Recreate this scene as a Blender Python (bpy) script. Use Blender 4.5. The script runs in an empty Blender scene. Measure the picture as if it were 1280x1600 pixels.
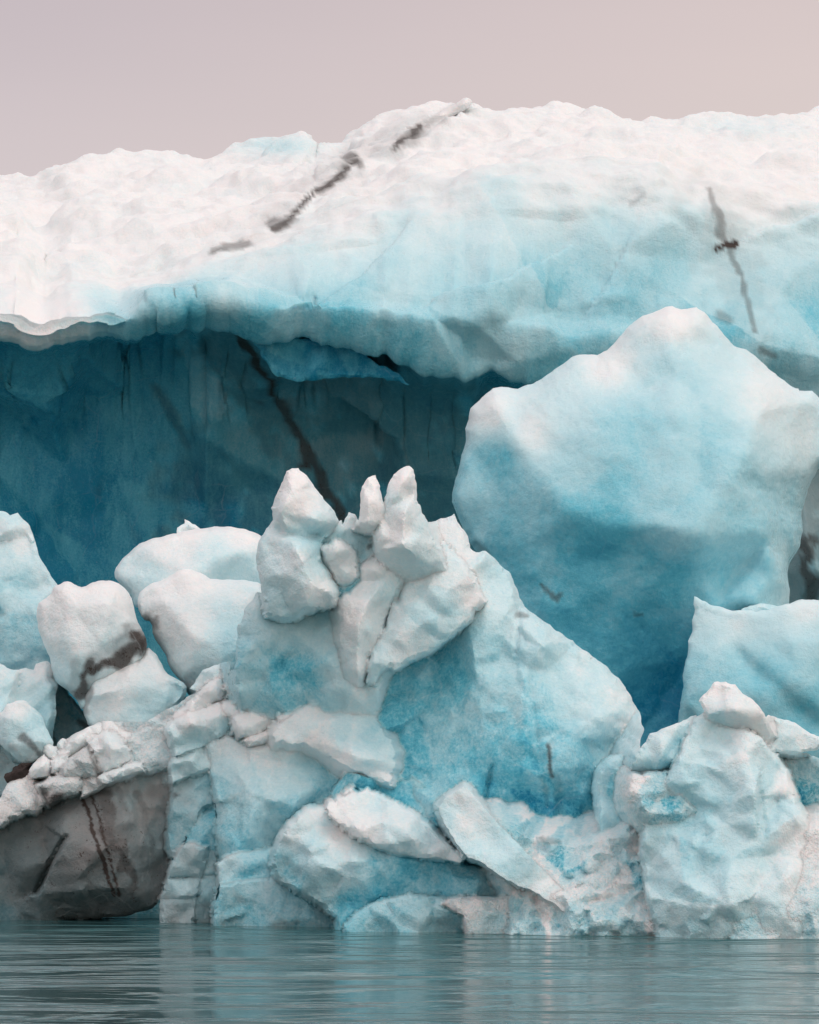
import bpy, math, random
import numpy as np
from mathutils import Vector
from mathutils.geometry import delaunay_2d_cdt
random.seed(7)
S = bpy.context.scene
COL = S.collection
R = math.radians

# ------------------------------------------------------------------ camera
CAM_Z, F = 2.5, 6000.0           # boat-height camera, long lens (pixels of the 1280x1600 frame)
cd = bpy.data.cameras.new('camera')
cam = bpy.data.objects.new('camera', cd)
COL.objects.link(cam)
cam.location = (0, 0, CAM_Z)
cam.rotation_euler = (R(90), 0, 0)
cd.sensor_fit = 'VERTICAL'
cd.sensor_height = 36.0
cd.lens = F / 1600 * 36.0
cd.shift_y = 0.25
cd.clip_start = 0.5
cd.clip_end = 9000
S.camera = cam

# ------------------------------------------------------------------ sky, sun, exposure
SUN_EL, SUN_AZ = 66, 122          # azimuth: direction the light comes from, 0 = +Y, clockwise (behind the camera, to the right)
w = bpy.data.worlds.new('World')
S.world = w
w.use_nodes = True
wn, wl = w.node_tree.nodes, w.node_tree.links
wn.clear()
wout = wn.new('ShaderNodeOutputWorld')
sky = wn.new('ShaderNodeTexSky')
sky.sky_type = 'NISHITA'
sky.sun_disc = False
sky.sun_elevation = R(SUN_EL)
sky.sun_rotation = R(SUN_AZ)
bg1 = wn.new('ShaderNodeBackground')
bg1.inputs['Strength'].default_value = 0.05
wl.new(sky.outputs[0], bg1.inputs[0])
tc = wn.new('ShaderNodeTexCoord')
sep = wn.new('ShaderNodeSeparateXYZ')
wl.new(tc.outputs['Generated'], sep.inputs[0])
ramp = wn.new('ShaderNodeValToRGB')          # overcast: bright overhead, dimmer and warmer low down
wl.new(sep.outputs['Z'], ramp.inputs[0])
cr = ramp.color_ramp
cr.elements[0].position = 0.0; cr.elements[0].color = (0.63, 0.50, 0.45, 1)
cr.elements[1].position = 1.0; cr.elements[1].color = (0.64, 0.575, 0.565, 1)
e = cr.elements.new(0.13); e.color = (0.56, 0.42, 0.365, 1)
e = cr.elements.new(0.2); e.color = (0.50, 0.365, 0.32, 1)
e = cr.elements.new(0.5); e.color = (0.62, 0.535, 0.50, 1)
wmap = wn.new('ShaderNodeMapping')
wmap.inputs['Scale'].default_value = (2.0, 2.0, 12.0)
wl.new(tc.outputs['Generated'], wmap.inputs[0])
wns = wn.new('ShaderNodeTexNoise')
wns.inputs['Scale'].default_value = 1.6
wns.inputs['Detail'].default_value = 3
wl.new(wmap.outputs[0], wns.inputs[0])
wmr = wn.new('ShaderNodeMapRange')
wmr.inputs['To Min'].default_value = 0.9
wmr.inputs['To Max'].default_value = 1.1
wl.new(wns.outputs['Fac'], wmr.inputs[0])
bg2 = wn.new('ShaderNodeBackground')
wx = wn.new('ShaderNodeMapRange'); wl.new(sep.outputs['X'], wx.inputs[0])
wx.inputs['From Min'].default_value = -0.1; wx.inputs['From Max'].default_value = 0.12
wmx = wn.new('ShaderNodeMix'); wmx.data_type = 'RGBA'; wmx.blend_type = 'MULTIPLY'; wmx.inputs[0].default_value = 1
wtint = wn.new('ShaderNodeMix'); wtint.data_type = 'RGBA'; wl.new(wx.outputs[0], wtint.inputs[0])
wtint.inputs[6].default_value = (1.0, 1.0, 1.0, 1); wtint.inputs[7].default_value = (1.19, 1.19, 1.10, 1)
wl.new(ramp.outputs[0], wmx.inputs[6]); wl.new(wtint.outputs[2], wmx.inputs[7])
wy = wn.new('ShaderNodeMapRange'); wl.new(sep.outputs['Y'], wy.inputs[0])      # sky brightened behind the camera, added as soft fill on the front faces
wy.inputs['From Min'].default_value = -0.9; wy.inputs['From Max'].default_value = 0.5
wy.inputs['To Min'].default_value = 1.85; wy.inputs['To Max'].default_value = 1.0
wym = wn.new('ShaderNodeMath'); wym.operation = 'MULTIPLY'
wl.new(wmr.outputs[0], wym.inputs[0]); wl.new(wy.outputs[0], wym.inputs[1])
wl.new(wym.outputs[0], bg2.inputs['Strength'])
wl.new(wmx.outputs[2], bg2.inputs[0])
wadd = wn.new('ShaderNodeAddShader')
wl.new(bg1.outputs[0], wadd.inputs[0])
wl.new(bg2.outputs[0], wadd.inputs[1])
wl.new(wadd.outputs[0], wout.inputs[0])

sl = bpy.data.lights.new('sun', 'SUN')
sl.energy = 0.6
sl.angle = R(20)
sl.color = (1.0, 0.92, 0.90)
sun = bpy.data.objects.new('sun', sl)
COL.objects.link(sun)
sd = Vector((math.sin(R(SUN_AZ)) * math.cos(R(SUN_EL)), math.cos(R(SUN_AZ)) * math.cos(R(SUN_EL)), math.sin(R(SUN_EL))))
sun.rotation_euler = sd.to_track_quat('Z', 'Y').to_euler()

S.view_settings.view_transform = 'Standard'
S.view_settings.look = 'None'
S.view_settings.gamma = 1
S.view_settings.exposure = -0.1
S.render.engine = 'CYCLES'
S.cycles.use_denoising = True
S.cycles.denoising_input_passes = 'RGB_ALBEDO_NORMAL'
S.cycles.max_bounces = 6
S.cycles.diffuse_bounces = 3

# ------------------------------------------------------------------ materials
def nd(nt, typ, **kw):
    n = nt.nodes.new(typ)
    for k, v in kw.items():
        if k in n.inputs: n.inputs[k].default_value = v
        else: setattr(n, k, v)
    return n
def math_n(nt, op, a, b=None, c=None, clamp=False):
    n = nt.nodes.new('ShaderNodeMath'); n.operation = op; n.use_clamp = clamp
    for i, v in enumerate((a, b, c)):
        if v is None: continue
        if isinstance(v, (int, float)): n.inputs[i].default_value = v
        else: nt.links.new(v, n.inputs[i])
    return n.outputs[0]
def mixc(nt, fac, a, b):
    n = nt.nodes.new('ShaderNodeMix'); n.data_type = 'RGBA'
    for sock, v in ((n.inputs[0], fac), (n.inputs[6], a), (n.inputs[7], b)):
        if isinstance(v, tuple): sock.default_value = v
        elif isinstance(v, (int, float)): sock.default_value = v
        else: nt.links.new(v, sock)
    return n.outputs[2]

def ice_material(name, stretch=(1, 1, 1), sss=0.5, rough=0.42, bump=1.0, grain=1.0, var=1.0, cryst=1.0, frac=1.0):
    m = bpy.data.materials.new(name); m.use_nodes = True
    nt = m.node_tree; nt.nodes.clear(); L = nt.links
    out = nd(nt, 'ShaderNodeOutputMaterial')
    bs = nd(nt, 'ShaderNodeBsdfPrincipled')
    L.new(bs.outputs[0], out.inputs[0])
    co = nd(nt, 'ShaderNodeTexCoord').outputs['Object']
    mp = nd(nt, 'ShaderNodeMapping'); mp.inputs['Scale'].default_value = stretch
    L.new(co, mp.inputs[0]); cs = mp.outputs[0]
    def noise(scale, detail=5, rough=.6, vec=None, dist=0.0):
        n = nd(nt, 'ShaderNodeTexNoise'); n.inputs['Scale'].default_value = scale
        n.inputs['Detail'].default_value = detail; n.inputs['Roughness'].default_value = rough
        n.inputs['Distortion'].default_value = dist
        L.new(vec if vec is not None else co, n.inputs['Vector']); return n.outputs['Fac']
    clear = nd(nt, 'ShaderNodeAttribute', attribute_name='clear').outputs['Fac']
    dirt = nd(nt, 'ShaderNodeAttribute', attribute_name='dirt').outputs['Fac']
    n1 = noise(0.8, 5, .65, cs, .6); n2 = noise(5.5, 5, .7, cs, .3); n3 = noise(22, 4, .75)
    k = math_n(nt, 'MULTIPLY_ADD', clear, 0.85 * var, 0.14 * var)
    va = math_n(nt, 'MULTIPLY', math_n(nt, 'SUBTRACT', n1, .5), 0.9)
    vb = math_n(nt, 'MULTIPLY_ADD', math_n(nt, 'SUBTRACT', n2, .5), 0.75, va)
    vc = math_n(nt, 'MULTIPLY_ADD', math_n(nt, 'SUBTRACT', n3, .5), 1.2 * grain, vb)
    v = math_n(nt, 'MULTIPLY_ADD', vc, k, clear, clamp=True)
    rp = nd(nt, 'ShaderNodeValToRGB'); L.new(v, rp.inputs[0])
    cr = rp.color_ramp
    cr.elements[0].position = 0; cr.elements[0].color = (0.895, 0.90, 0.895, 1)
    cr.elements[1].position = 1; cr.elements[1].color = (0.012, 0.27, 0.43, 1)
    for p, c in ((.2, (.62, .82, .86)), (.45, (.40, .70, .775)), (.7, (.13, .52, .64))):
        e = cr.elements.new(p); e.color = (*c, 1)
    fl = nd(nt, 'ShaderNodeMapRange'); fl.inputs['From Min'].default_value = .64; fl.inputs['From Max'].default_value = .76; L.new(noise(15, 5, .75), fl.inputs[0])
    flk = math_n(nt, 'MULTIPLY', fl.outputs[0], math_n(nt, 'MULTIPLY', clear, .7 * grain, clamp=True))
    icec = mixc(nt, flk, rp.outputs[0], (.84, .88, .88, 1))      # bubbles and frost flecks in the ice
    # dirt frozen into the ice
    d1 = noise(7, 5, .72); d2 = noise(34, 2, .7)
    dn = math_n(nt, 'MULTIPLY_ADD', math_n(nt, 'SUBTRACT', d1, .5), 1.5, .5)
    dn = math_n(nt, 'MULTIPLY_ADD', math_n(nt, 'SUBTRACT', d2, .5), 1.1, dn)
    pat = math_n(nt, 'MULTIPLY', math_n(nt, 'SUBTRACT', math_n(nt, 'ADD', dirt, dn), 1.0), 1.4, clamp=True)
    dm = math_n(nt, 'MAXIMUM', math_n(nt, 'MULTIPLY', dirt, .93), math_n(nt, 'MULTIPLY', pat, math_n(nt, 'GREATER_THAN', dirt, .012)))
    dcol = mixc(nt, noise(3, 4), (.026, .021, .019, 1), (.094, .076, .067, 1))
    base = mixc(nt, dm, icec, dcol)
    # surface: interlocking crystals, melt pits and hairline fractures
    def voro(scale, feat, vec):
        n = nd(nt, 'ShaderNodeTexVoronoi'); n.feature = feat; n.inputs['Scale'].default_value = scale; L.new(vec, n.inputs['Vector']); return n
    wob = nd(nt, 'ShaderNodeVectorMath'); wob.operation = 'MULTIPLY_ADD'
    wn_ = nd(nt, 'ShaderNodeTexNoise'); wn_.inputs['Scale'].default_value = 2.5; wn_.inputs['Detail'].default_value = 4; L.new(co, wn_.inputs['Vector'])
    L.new(wn_.outputs['Color'], wob.inputs[0]); wob.inputs[1].default_value = (.16, .16, .16); L.new(co, wob.inputs[2]); wv = wob.outputs[0]
    c1 = voro(6, 'F1', wv).outputs['Distance']; c2 = voro(17, 'F1', wv).outputs['Distance']; c3 = voro(38, 'F1', co).outputs['Distance']
    ed = nd(nt, 'ShaderNodeMapRange'); ed.inputs['From Min'].default_value = .0; ed.inputs['From Max'].default_value = .022; ed.inputs['To Min'].default_value = 1; ed.inputs['To Max'].default_value = 0
    L.new(voro(1.1, 'DISTANCE_TO_EDGE', wv).outputs['Distance'], ed.inputs[0])
    crk = math_n(nt, 'MULTIPLY', ed.outputs[0], math_n(nt, 'MULTIPLY', math_n(nt, 'SUBTRACT', n1, .47), 5.0 * frac, clamp=True), clamp=True)
    b1 = noise(3.2, 5, .6); b2 = noise(15, 4, .7); b3 = noise(60, 1, .5)
    h = math_n(nt, 'MULTIPLY_ADD', b2, .40, math_n(nt, 'MULTIPLY', b1, .6))
    h = math_n(nt, 'MULTIPLY_ADD', b3, .10, h)
    h = math_n(nt, 'MULTIPLY_ADD', c1, .19 * cryst, h); h = math_n(nt, 'MULTIPLY_ADD', c2, .12 * cryst, h); h = math_n(nt, 'MULTIPLY_ADD', c3, .06 * cryst, h)
    h = math_n(nt, 'MULTIPLY_ADD', crk, -.12, h)
    base = mixc(nt, math_n(nt, 'MULTIPLY', crk, .38), base, (.80, .86, .87, 1))       # old fractures healed white
    L.new(base, bs.inputs['Base Color'])
    bp = nd(nt, 'ShaderNodeBump'); bp.inputs['Strength'].default_value = .5 * bump; bp.inputs['Distance'].default_value = .12
    L.new(h, bp.inputs['Height']); L.new(bp.outputs[0], bs.inputs['Normal'])
    ro = math_n(nt, 'MULTIPLY_ADD', n2, .4, rough - .26)
    ro = math_n(nt, 'MULTIPLY_ADD', clear, -.12, ro)
    L.new(math_n(nt, 'MULTIPLY_ADD', dm, .4, ro, clamp=True), bs.inputs['Roughness'])
    bs.inputs['IOR'].default_value = 1.31
    bs.inputs['Subsurface Weight'].default_value = sss
    bs.inputs['Subsurface Radius'].default_value = (.6, .9, 1.0)
    bs.inputs['Subsurface Scale'].default_value = .11
    return m

ICE = ice_material('glacier_ice', grain=.8, frac=.6)
SMOOTH = ice_material('smooth_ice', grain=.45, var=.6, cryst=.55, frac=.15, bump=.8)
FACE = ice_material('streaked_ice', stretch=(1.6, 1, .4), var=.6, grain=.8, cryst=.8, frac=.3)
SNOW = ice_material('weathered_ice', frac=0, cryst=.6, sss=.45, rough=.6, bump=1.2)
MUSH = ice_material('crushed_ice', cryst=2.0, frac=0, sss=.45, rough=.5, bump=1.6, var=1.7)

def rock_material():
    m = bpy.data.materials.new('wet_grit'); m.use_nodes = True
    nt = m.node_tree; bs = nt.nodes['Principled BSDF']
    n = nd(nt, 'ShaderNodeTexNoise', Scale=25.0, Detail=8.0)
    L = nt.links
    L.new(mixc(nt, n.outputs['Fac'], (.012, .009, .008, 1), (.07, .05, .045, 1)), bs.inputs['Base Color'])
    bs.inputs['Roughness'].default_value = .8
    bp = nd(nt, 'ShaderNodeBump', Strength=.8, Distance=.05); L.new(n.outputs['Fac'], bp.inputs['Height']); L.new(bp.outputs[0], bs.inputs['Normal'])
    return m
GRIT = rock_material()

def water_material():
    m = bpy.data.materials.new('lake_water'); m.use_nodes = True
    nt = m.node_tree; bs = nt.nodes['Principled BSDF']; L = nt.links
    bs.inputs['Base Color'].default_value = (.035, .11, .118, 1)
    bs.inputs['Roughness'].default_value = .09
    bs.inputs['IOR'].default_value = 1.333
    co = nd(nt, 'ShaderNodeTexCoord').outputs['Object']
    def nz(sc, scale, detail, dist=0.):
        mp = nd(nt, 'ShaderNodeMapping'); mp.inputs['Scale'].default_value = sc; L.new(co, mp.inputs[0])
        n = nd(nt, 'ShaderNodeTexNoise'); n.inputs['Scale'].default_value = scale; n.inputs['Detail'].default_value = detail
        n.inputs['Distortion'].default_value = dist; L.new(mp.outputs[0], n.inputs['Vector']); return n.outputs['Fac']
    a = nz((.42, 1, 1), 0.45, 3, 1.0); b = nz((.5, 1, 1), 2.6, 3)
    big = nz((.2, .35, 1), .35, 2)
    h = math_n(nt, 'MULTIPLY_ADD', b, .055, a)
    h = math_n(nt, 'MULTIPLY', h, math_n(nt, 'MULTIPLY_ADD', big, 1.6, -.2))
    bp = nd(nt, 'ShaderNodeBump'); bp.inputs['Strength'].default_value = 1.0; bp.inputs['Distance'].default_value = 1.25
    L.new(h, bp.inputs['Height']); L.new(bp.outputs[0], bs.inputs['Normal'])
    return m

# ------------------------------------------------------------------ noise in numpy
def _hash(ix, iy, iz, k):
    h = (ix * 374761393 + iy * 668265263 + iz * 2147483647 + k * 974634777) & 0xFFFFFFFF
    h = ((h ^ (h >> 13)) * 1274126177) & 0xFFFFFFFF
    h = ((h ^ (h >> 15)) * 2246822519) & 0xFFFFFFFF
    return (h ^ (h >> 16)) & 0xFFFFFFFF
def rnd(ix, iy, iz, k): return _hash(ix, iy, iz, k) / 4294967295.0
def perlin(p, seed=0):
    i = np.floor(p).astype(np.int64); f = p - i
    u = f * f * f * (f * (f * 6 - 15) + 10)
    res = 0
    for dx in (0, 1):
        for dy in (0, 1):
            for dz in (0, 1):
                gx, gy, gz = (rnd(i[:, 0] + dx, i[:, 1] + dy, i[:, 2] + dz, seed * 7 + q) * 2 - 1 for q in (1, 2, 3))
                dot = gx * (f[:, 0] - dx) + gy * (f[:, 1] - dy) + gz * (f[:, 2] - dz)
                wt = (u[:, 0] if dx else 1 - u[:, 0]) * (u[:, 1] if dy else 1 - u[:, 1]) * (u[:, 2] if dz else 1 - u[:, 2])
                res = res + wt * dot
    return res
def fbm(p, octs=4, seed=0, gain=.5):
    a, s = 1.0, 0
    for o in range(octs):
        s = s + a * perlin(p * 2.03 ** o + 17.3 * o, seed + o); a *= gain
    return s
def worley(p, seed=0):
    """distance to the nearest cell point, and a random tilted plane per cell (broken facets)"""
    i = np.floor(p).astype(np.int64)
    best = np.full(len(p), 9.0); pl = np.zeros(len(p))
    for dx in (-1, 0, 1):
        for dy in (-1, 0, 1):
            for dz in (-1, 0, 1):
                c = (i[:, 0] + dx, i[:, 1] + dy, i[:, 2] + dz)
                q = np.stack([c[k] + rnd(*c, seed + 11 + k) for k in range(3)], 1)
                o = p - q; dd = (o ** 2).sum(1)
                n = np.stack([rnd(*c, seed + 31 + k) * 2 - 1 for k in range(3)], 1)
                v = (o * n).sum(1) + .5 * (rnd(*c, seed + 41) - .5)
                m = dd < best
                best = np.where(m, dd, best); pl = np.where(m, v, pl)
    return np.sqrt(best), pl

# ------------------------------------------------------------------ geometry helpers
def world(px, py, Y):
    px, py, Y = np.broadcast_arrays(np.asarray(px, float), np.asarray(py, float), np.asarray(Y, float))
    return np.stack([(px - 640) / F * Y, Y, CAM_Z + (1200 - py) / F * Y], -1)
def seg_dist(P, poly, closed=True):
    poly = np.asarray(poly, float); A = poly; B = np.roll(poly, -1, 0)
    if not closed: A, B = poly[:-1], poly[1:]
    best = np.full(len(P), 1e9)
    for a, b in zip(A, B):
        ab = b - a; t = np.clip(((P - a) @ ab) / max(ab @ ab, 1e-9), 0, 1)
        best = np.minimum(best, np.hypot(*(P - a - t[:, None] * ab).T))
    return best
def inside(P, poly):
    x, y = P.T; r = np.zeros(len(P), bool); n = len(poly)
    for i in range(n):
        x1, y1 = poly[i]; x2, y2 = poly[(i + 1) % n]
        if y1 == y2: continue
        r ^= ((y1 > y) != (y2 > y)) & (x < (x2 - x1) * (y - y1) / (y2 - y1) + x1)
    return r
def chaikin(o, n):
    o = np.asarray(o, float)
    for _ in range(n):
        q = np.roll(o, -1, 0); o = np.stack([.75 * o + .25 * q, .25 * o + .75 * q], 1).reshape(-1, o.shape[1])
    return o
def resample(o, s):
    res = []
    for a, b in zip(o, np.roll(o, -1, 0)):
        k = max(1, int(round(np.hypot(*(b - a)[:2]) / s)))
        for j in range(k): res.append(a + (b - a) * j / k)
    return np.array(res)
def cdt(P, nb):
    E = [(i, (i + 1) % nb) for i in range(nb)]
    v, e, f, ov, oe, of = delaunay_2d_cdt([Vector((float(a), float(b))) for a, b in P], E, [], 1, 1e-4)
    return np.array([(q.x, q.y) for q in v]), [tuple(t) for t in f if len(t) == 3], ov
def idw(P, pts, power=3.0):
    pts = np.asarray(pts, float); num = 0; den = 0
    for x, y, v in pts:
        wgt = 1 / (np.hypot(P[:, 0] - x, P[:, 1] - y) + 6) ** power
        num = num + wgt * v; den = den + wgt
    return num / den
def facets(P, step, seed):
    """broken planes: random heights joined by flat triangles; returns height (-1..1) and one random number per plane"""
    rg = np.random.default_rng(seed); lo, hi = P.min(0) - step, P.max(0) + step
    gx, gy = np.meshgrid(np.arange(lo[0], hi[0] + step, step), np.arange(lo[1], hi[1] + step, step))
    G = np.stack([gx.ravel(), gy.ravel()], 1) + rg.uniform(-.48, .48, (gx.size, 2)) * step
    z = rg.uniform(-1, 1, len(G))
    v, e, f, ov, oe, of = delaunay_2d_cdt([Vector((float(a), float(b))) for a, b in G], [], [], 0, 1e-4)
    zv = np.array([z[o[0]] for o in ov]); vv = np.array([(q.x, q.y) for q in v])
    H = np.zeros(len(P)); K = np.zeros(len(P))
    order = np.argsort(P[:, 0]); xs = P[order, 0]
    for t in f:
        A, B, C_ = vv[t[0]], vv[t[1]], vv[t[2]]
        i0, i1 = np.searchsorted(xs, (min(A[0], B[0], C_[0]), max(A[0], B[0], C_[0])))
        idx = order[i0:i1]
        if not len(idx): continue
        x, y = P[idx].T
        den = (B[1] - C_[1]) * (A[0] - C_[0]) + (C_[0] - B[0]) * (A[1] - C_[1])
        if abs(den) < 1e-9: continue
        l1 = ((B[1] - C_[1]) * (x - C_[0]) + (C_[0] - B[0]) * (y - C_[1])) / den
        l2 = ((C_[1] - A[1]) * (x - C_[0]) + (A[0] - C_[0]) * (y - C_[1])) / den
        l3 = 1 - l1 - l2; m = (l1 >= -1e-6) & (l2 >= -1e-6) & (l3 >= -1e-6)
        H[idx[m]] = (l1 * zv[t[0]] + l2 * zv[t[1]] + l3 * zv[t[2]])[m]; K[idx[m]] = rg.uniform(-1, 1)
    return H, K
def vnormals(V, T):
    n = np.cross(V[T[:, 1]] - V[T[:, 0]], V[T[:, 2]] - V[T[:, 0]])
    N = np.stack([sum(np.bincount(T[:, k], n[:, c], len(V)) for k in range(3)) for c in range(3)], 1)
    return N / np.maximum(np.linalg.norm(N, axis=1, keepdims=True), 1e-12)
def stain(P, strokes):
    d = np.zeros(len(P)); q3 = np.column_stack([P * .028, np.zeros(len(P))])
    W = np.stack([fbm(q3, 3, 91), fbm(q3 + 40, 3, 92)], 1) if len(strokes) else 0
    for st in strokes:
        line, wd, s = st[:3]
        Q = P + W * wd * 1.6
        q = seg_dist(Q, line, False) if len(line) > 1 else np.hypot(*(Q - np.array(line[0])).T)
        q = q * (1 + .8 * W[:, 1])
        t = np.clip(1.5 - q / wd, 0, 1)
        d = np.maximum(d, s * t * t * (3 - 2 * t))
    return d
def link_mesh(name, V, T, mat, clear, dirt, parent=None, sharp=48):
    V = np.asarray(V); lo, hi = V.min(0), V.max(0)
    org = np.array([(lo[0] + hi[0]) / 2, (lo[1] + hi[1]) / 2, lo[2]])
    me = bpy.data.meshes.new(name)
    me.from_pydata((V - org).tolist(), [], T.tolist())
    me.shade_smooth(); me.set_sharp_from_angle(angle=R(sharp))
    for nm, arr in (('clear', clear), ('dirt', dirt)):
        a = me.attributes.new(nm, 'FLOAT', 'POINT'); a.data.foreach_set('value', np.asarray(arr, np.float32))
    me.materials.append(mat)
    ob = bpy.data.objects.new(name, me); COL.objects.link(ob)
    ob.location = org
    if parent is not None:
        ob.parent = parent; ob.location = org - np.array(parent.location)
    return ob
def tag(o, label, cat, group=None):
    o['kind'] = 'thing'; o['label'] = label; o['category'] = cat
    if group: o['group'] = group
    return o
def thing(name, px, py, Y, label, cat, group=None):
    o = bpy.data.objects.new(name, None); COL.objects.link(o)
    o.location = world(px, py, Y).tolist(); o.empty_display_size = .5
    return tag(o, label, cat, group)

SEED = [0]
def chunk(name, outline, Y, pts=(), r=12, rd=.3, th=1.5, soft=0, jag=1.2, sm=3, amp=.02, fs=.8, fa=0., fc=.9,
          lean=.15, skew=0., sink=(), k=.75, wall=.45, f1=(62, .24), f2=(21, .06), fk=.12, c=.2, cp=None, d=0., ds=(), gr=(), s=5, mat=None, parent=None, label=None, cat='ice block', group=None, sharp=48):
    """a closed block of ice: outline and relief points as (pixel x, pixel y, metres behind Y), built at its real distance"""
    SEED[0] += 1; seed = SEED[0]; rd *= .42; r *= .75
    if wall >= .4: rd *= .25; r *= .5; jag *= 1.6
    o3 = np.array([(q[0], q[1], q[2] if len(q) > 2 else 0.) for q in outline], float)
    if ((o3[:, 0] * np.roll(o3[:, 1], -1) - np.roll(o3[:, 0], -1) * o3[:, 1]).sum()) < 0: o3 = o3[::-1]
    raw = o3.copy()
    o3 = chaikin(o3, soft) if soft else o3
    o3 = resample(o3, s)
    nb = len(o3)
    q3 = np.stack([o3[:, 0] * .045, o3[:, 1] * .045, np.full(nb, seed * 3.7)], 1)
    jx, jy = fbm(q3, 3, seed) * jag * 2.4, fbm(q3 + 31.7, 3, seed + 5) * jag * 2.4
    o2 = o3[:, :2] + np.stack([jx, jy], 1)
    cx, cy = o2.mean(0)
    lo, hi = o2.min(0), o2.max(0)
    gx, gy = np.meshgrid(np.arange(lo[0], hi[0], s), np.arange(lo[1], hi[1], s * .87))
    gx = gx + (np.arange(gx.shape[0]) % 2)[:, None] * s * .5
    G = np.stack([gx.ravel(), gy.ravel()], 1)
    rg = np.random.default_rng(seed); G = G + rg.uniform(-.22, .22, G.shape) * s
    G = G[inside(G, o2)]
    G = G[seg_dist(G, o2) > .62 * s]
    P, T, ov = cdt(np.concatenate([o2, G]), nb)
    T = np.array(T); n = len(P); ring = np.zeros(nb, int)
    for i_, lst in enumerate(ov):
        for q_ in lst:
            if q_ < nb: ring[q_] = i_
    dist = seg_dist(P, o2); bnd = dist < 1e-3
    # relief: linear over a coarse triangulation of outline + relief points
    cpx = np.array([q[:2] for q in raw] + [q[:2] for q in pts], float)
    cd_ = np.array([q[2] for q in raw] + [q[2] for q in pts], float)
    if len(pts) and k:                 # broken edge: the face reaches the outline at nearly its own depth
        cd_[:len(raw)] += k * idw(raw[:, :2], pts, 2.5)
    cv, ct, cov = cdt(cpx, len(raw))
    def dep(vals):
        v = [np.mean([vals[k] for k in ov]) if len(ov) else 0. for ov in cov]
        D = np.full(n, np.nan)
        for t in ct:
            A, B, C_ = (cv[k] for k in t)
            den = (B[1] - C_[1]) * (A[0] - C_[0]) + (C_[0] - B[0]) * (A[1] - C_[1])
            if abs(den) < 1e-9: continue
            l1 = ((B[1] - C_[1]) * (P[:, 0] - C_[0]) + (C_[0] - B[0]) * (P[:, 1] - C_[1])) / den
            l2 = ((C_[1] - A[1]) * (P[:, 0] - C_[0]) + (A[0] - C_[0]) * (P[:, 1] - C_[1])) / den
            l3 = 1 - l1 - l2; m = (l1 > -1e-6) & (l2 > -1e-6) & (l3 > -1e-6)
            D[m] = (l1 * v[t[0]] + l2 * v[t[1]] + l3 * v[t[2]])[m]
        bad = np.isnan(D)
        if bad.any():
            D[bad] = idw(P[bad], np.column_stack([cpx, vals]), 4)
        return D
    D = dep(cd_)
    flat = dep(np.concatenate([cd_[:len(raw)], np.zeros(len(pts))])) if len(pts) else D.copy()
    if gr:
        for line, wd, g in gr:
            D = D + g * np.exp(-(seg_dist(P, line, False) / wd) ** 2)
    E = np.concatenate([T[:, [0, 1]], T[:, [1, 2]], T[:, [2, 0]]]); E = np.unique(np.sort(E, 1), axis=0)
    deg = np.bincount(E.ravel(), minlength=n)
    def lap(x, it):
        for _ in range(it):
            sm_ = np.bincount(E[:, 0], x[E[:, 1]], n) + np.bincount(E[:, 1], x[E[:, 0]], n)
            x = np.where(bnd, x, .4 * x + .6 * sm_ / np.maximum(deg, 1))
        return x
    D = lap(D, sm)
    for y0, y1, dz in sink:            # buried end: runs back into whatever it grows out of
        u = np.clip((P[:, 1] - y0) / (y1 - y0), 0, 1); u = dz * u * u * (3 - 2 * u); D = D + u; flat = flat + u
    FK = np.zeros(n)
    for (stp, am), wk in ((f1, .7), (f2, .3)):
        if am:
            H_, K_ = facets(P + 6 * np.stack([fbm(np.column_stack([P * .03, P[:, :1] * 0]), 2, seed + 3)] * 2, 1), stp, seed * 13 + int(stp)); D = D + am * H_ * np.clip(dist / 10, .5, 1); FK = FK + wk * K_
    t = 1 - np.clip(dist / r, 0, 1); D = D + rd * (1 - np.sqrt(np.maximum(0, 1 - t * t)))
    plane = lean * (cy - P[:, 1]) / 100 + skew * (P[:, 0] - cx) / 100
    Rm = max(dist.max() * .7, 1); tb = 1 - np.clip(dist / Rm, 0, 1)
    Bk = flat + rd + wall + th * np.sqrt(np.maximum(0, 1 - tb * tb)); Bk = np.maximum(Bk, D + wall + .12 * np.clip(dist / 8, 0, 1)); Bk[bnd] = D[bnd] + wall
    Vf = world(P[:, 0], P[:, 1], Y + D + plane); Vb = world(P[:, 0], P[:, 1], Y + Bk + plane)
    a = T[0]; nn = np.cross(Vf[a[1]] - Vf[a[0]], Vf[a[2]] - Vf[a[0]])
    if nn[1] > 0: T = T[:, ::-1]
    if wall:
        inner = np.arange(n); mp = n + inner; V = np.concatenate([Vf, Vb])
        r0, r1 = ring, np.roll(ring, -1); ok = r0 != r1; r0, r1 = r0[ok], r1[ok]
        E3 = {(t[i], t[(i + 1) % 3]) for t in T.tolist() for i in range(3)}
        side = []
        for p_, q_ in zip(r0.tolist(), r1.tolist()):
            if (p_, q_) in E3: p_, q_ = q_, p_
            side += [(p_, q_, q_ + n), (p_, q_ + n, p_ + n)]
        TT = np.concatenate([T, mp[T[:, ::-1]], np.array(side)])
    else:
        inner = np.where(~bnd)[0]; mp = np.arange(n); mp[inner] = n + np.arange(len(inner))
        V = np.concatenate([Vf, Vb[inner]]); TT = np.concatenate([T, mp[T[:, ::-1]]])
    N = vnormals(V, TT)
    off = seed * 5.31
    h = amp * 2.0 * fbm(V / fs + off, 4, seed, .42)
    if fa: h = h + fa * worley(V / fc + off, seed)[1]
    V = V + N * h[:, None]
    PP = np.concatenate([P, P[inner]])
    cl = (idw(PP, cp) if cp else np.full(len(PP), float(c))) 
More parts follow.
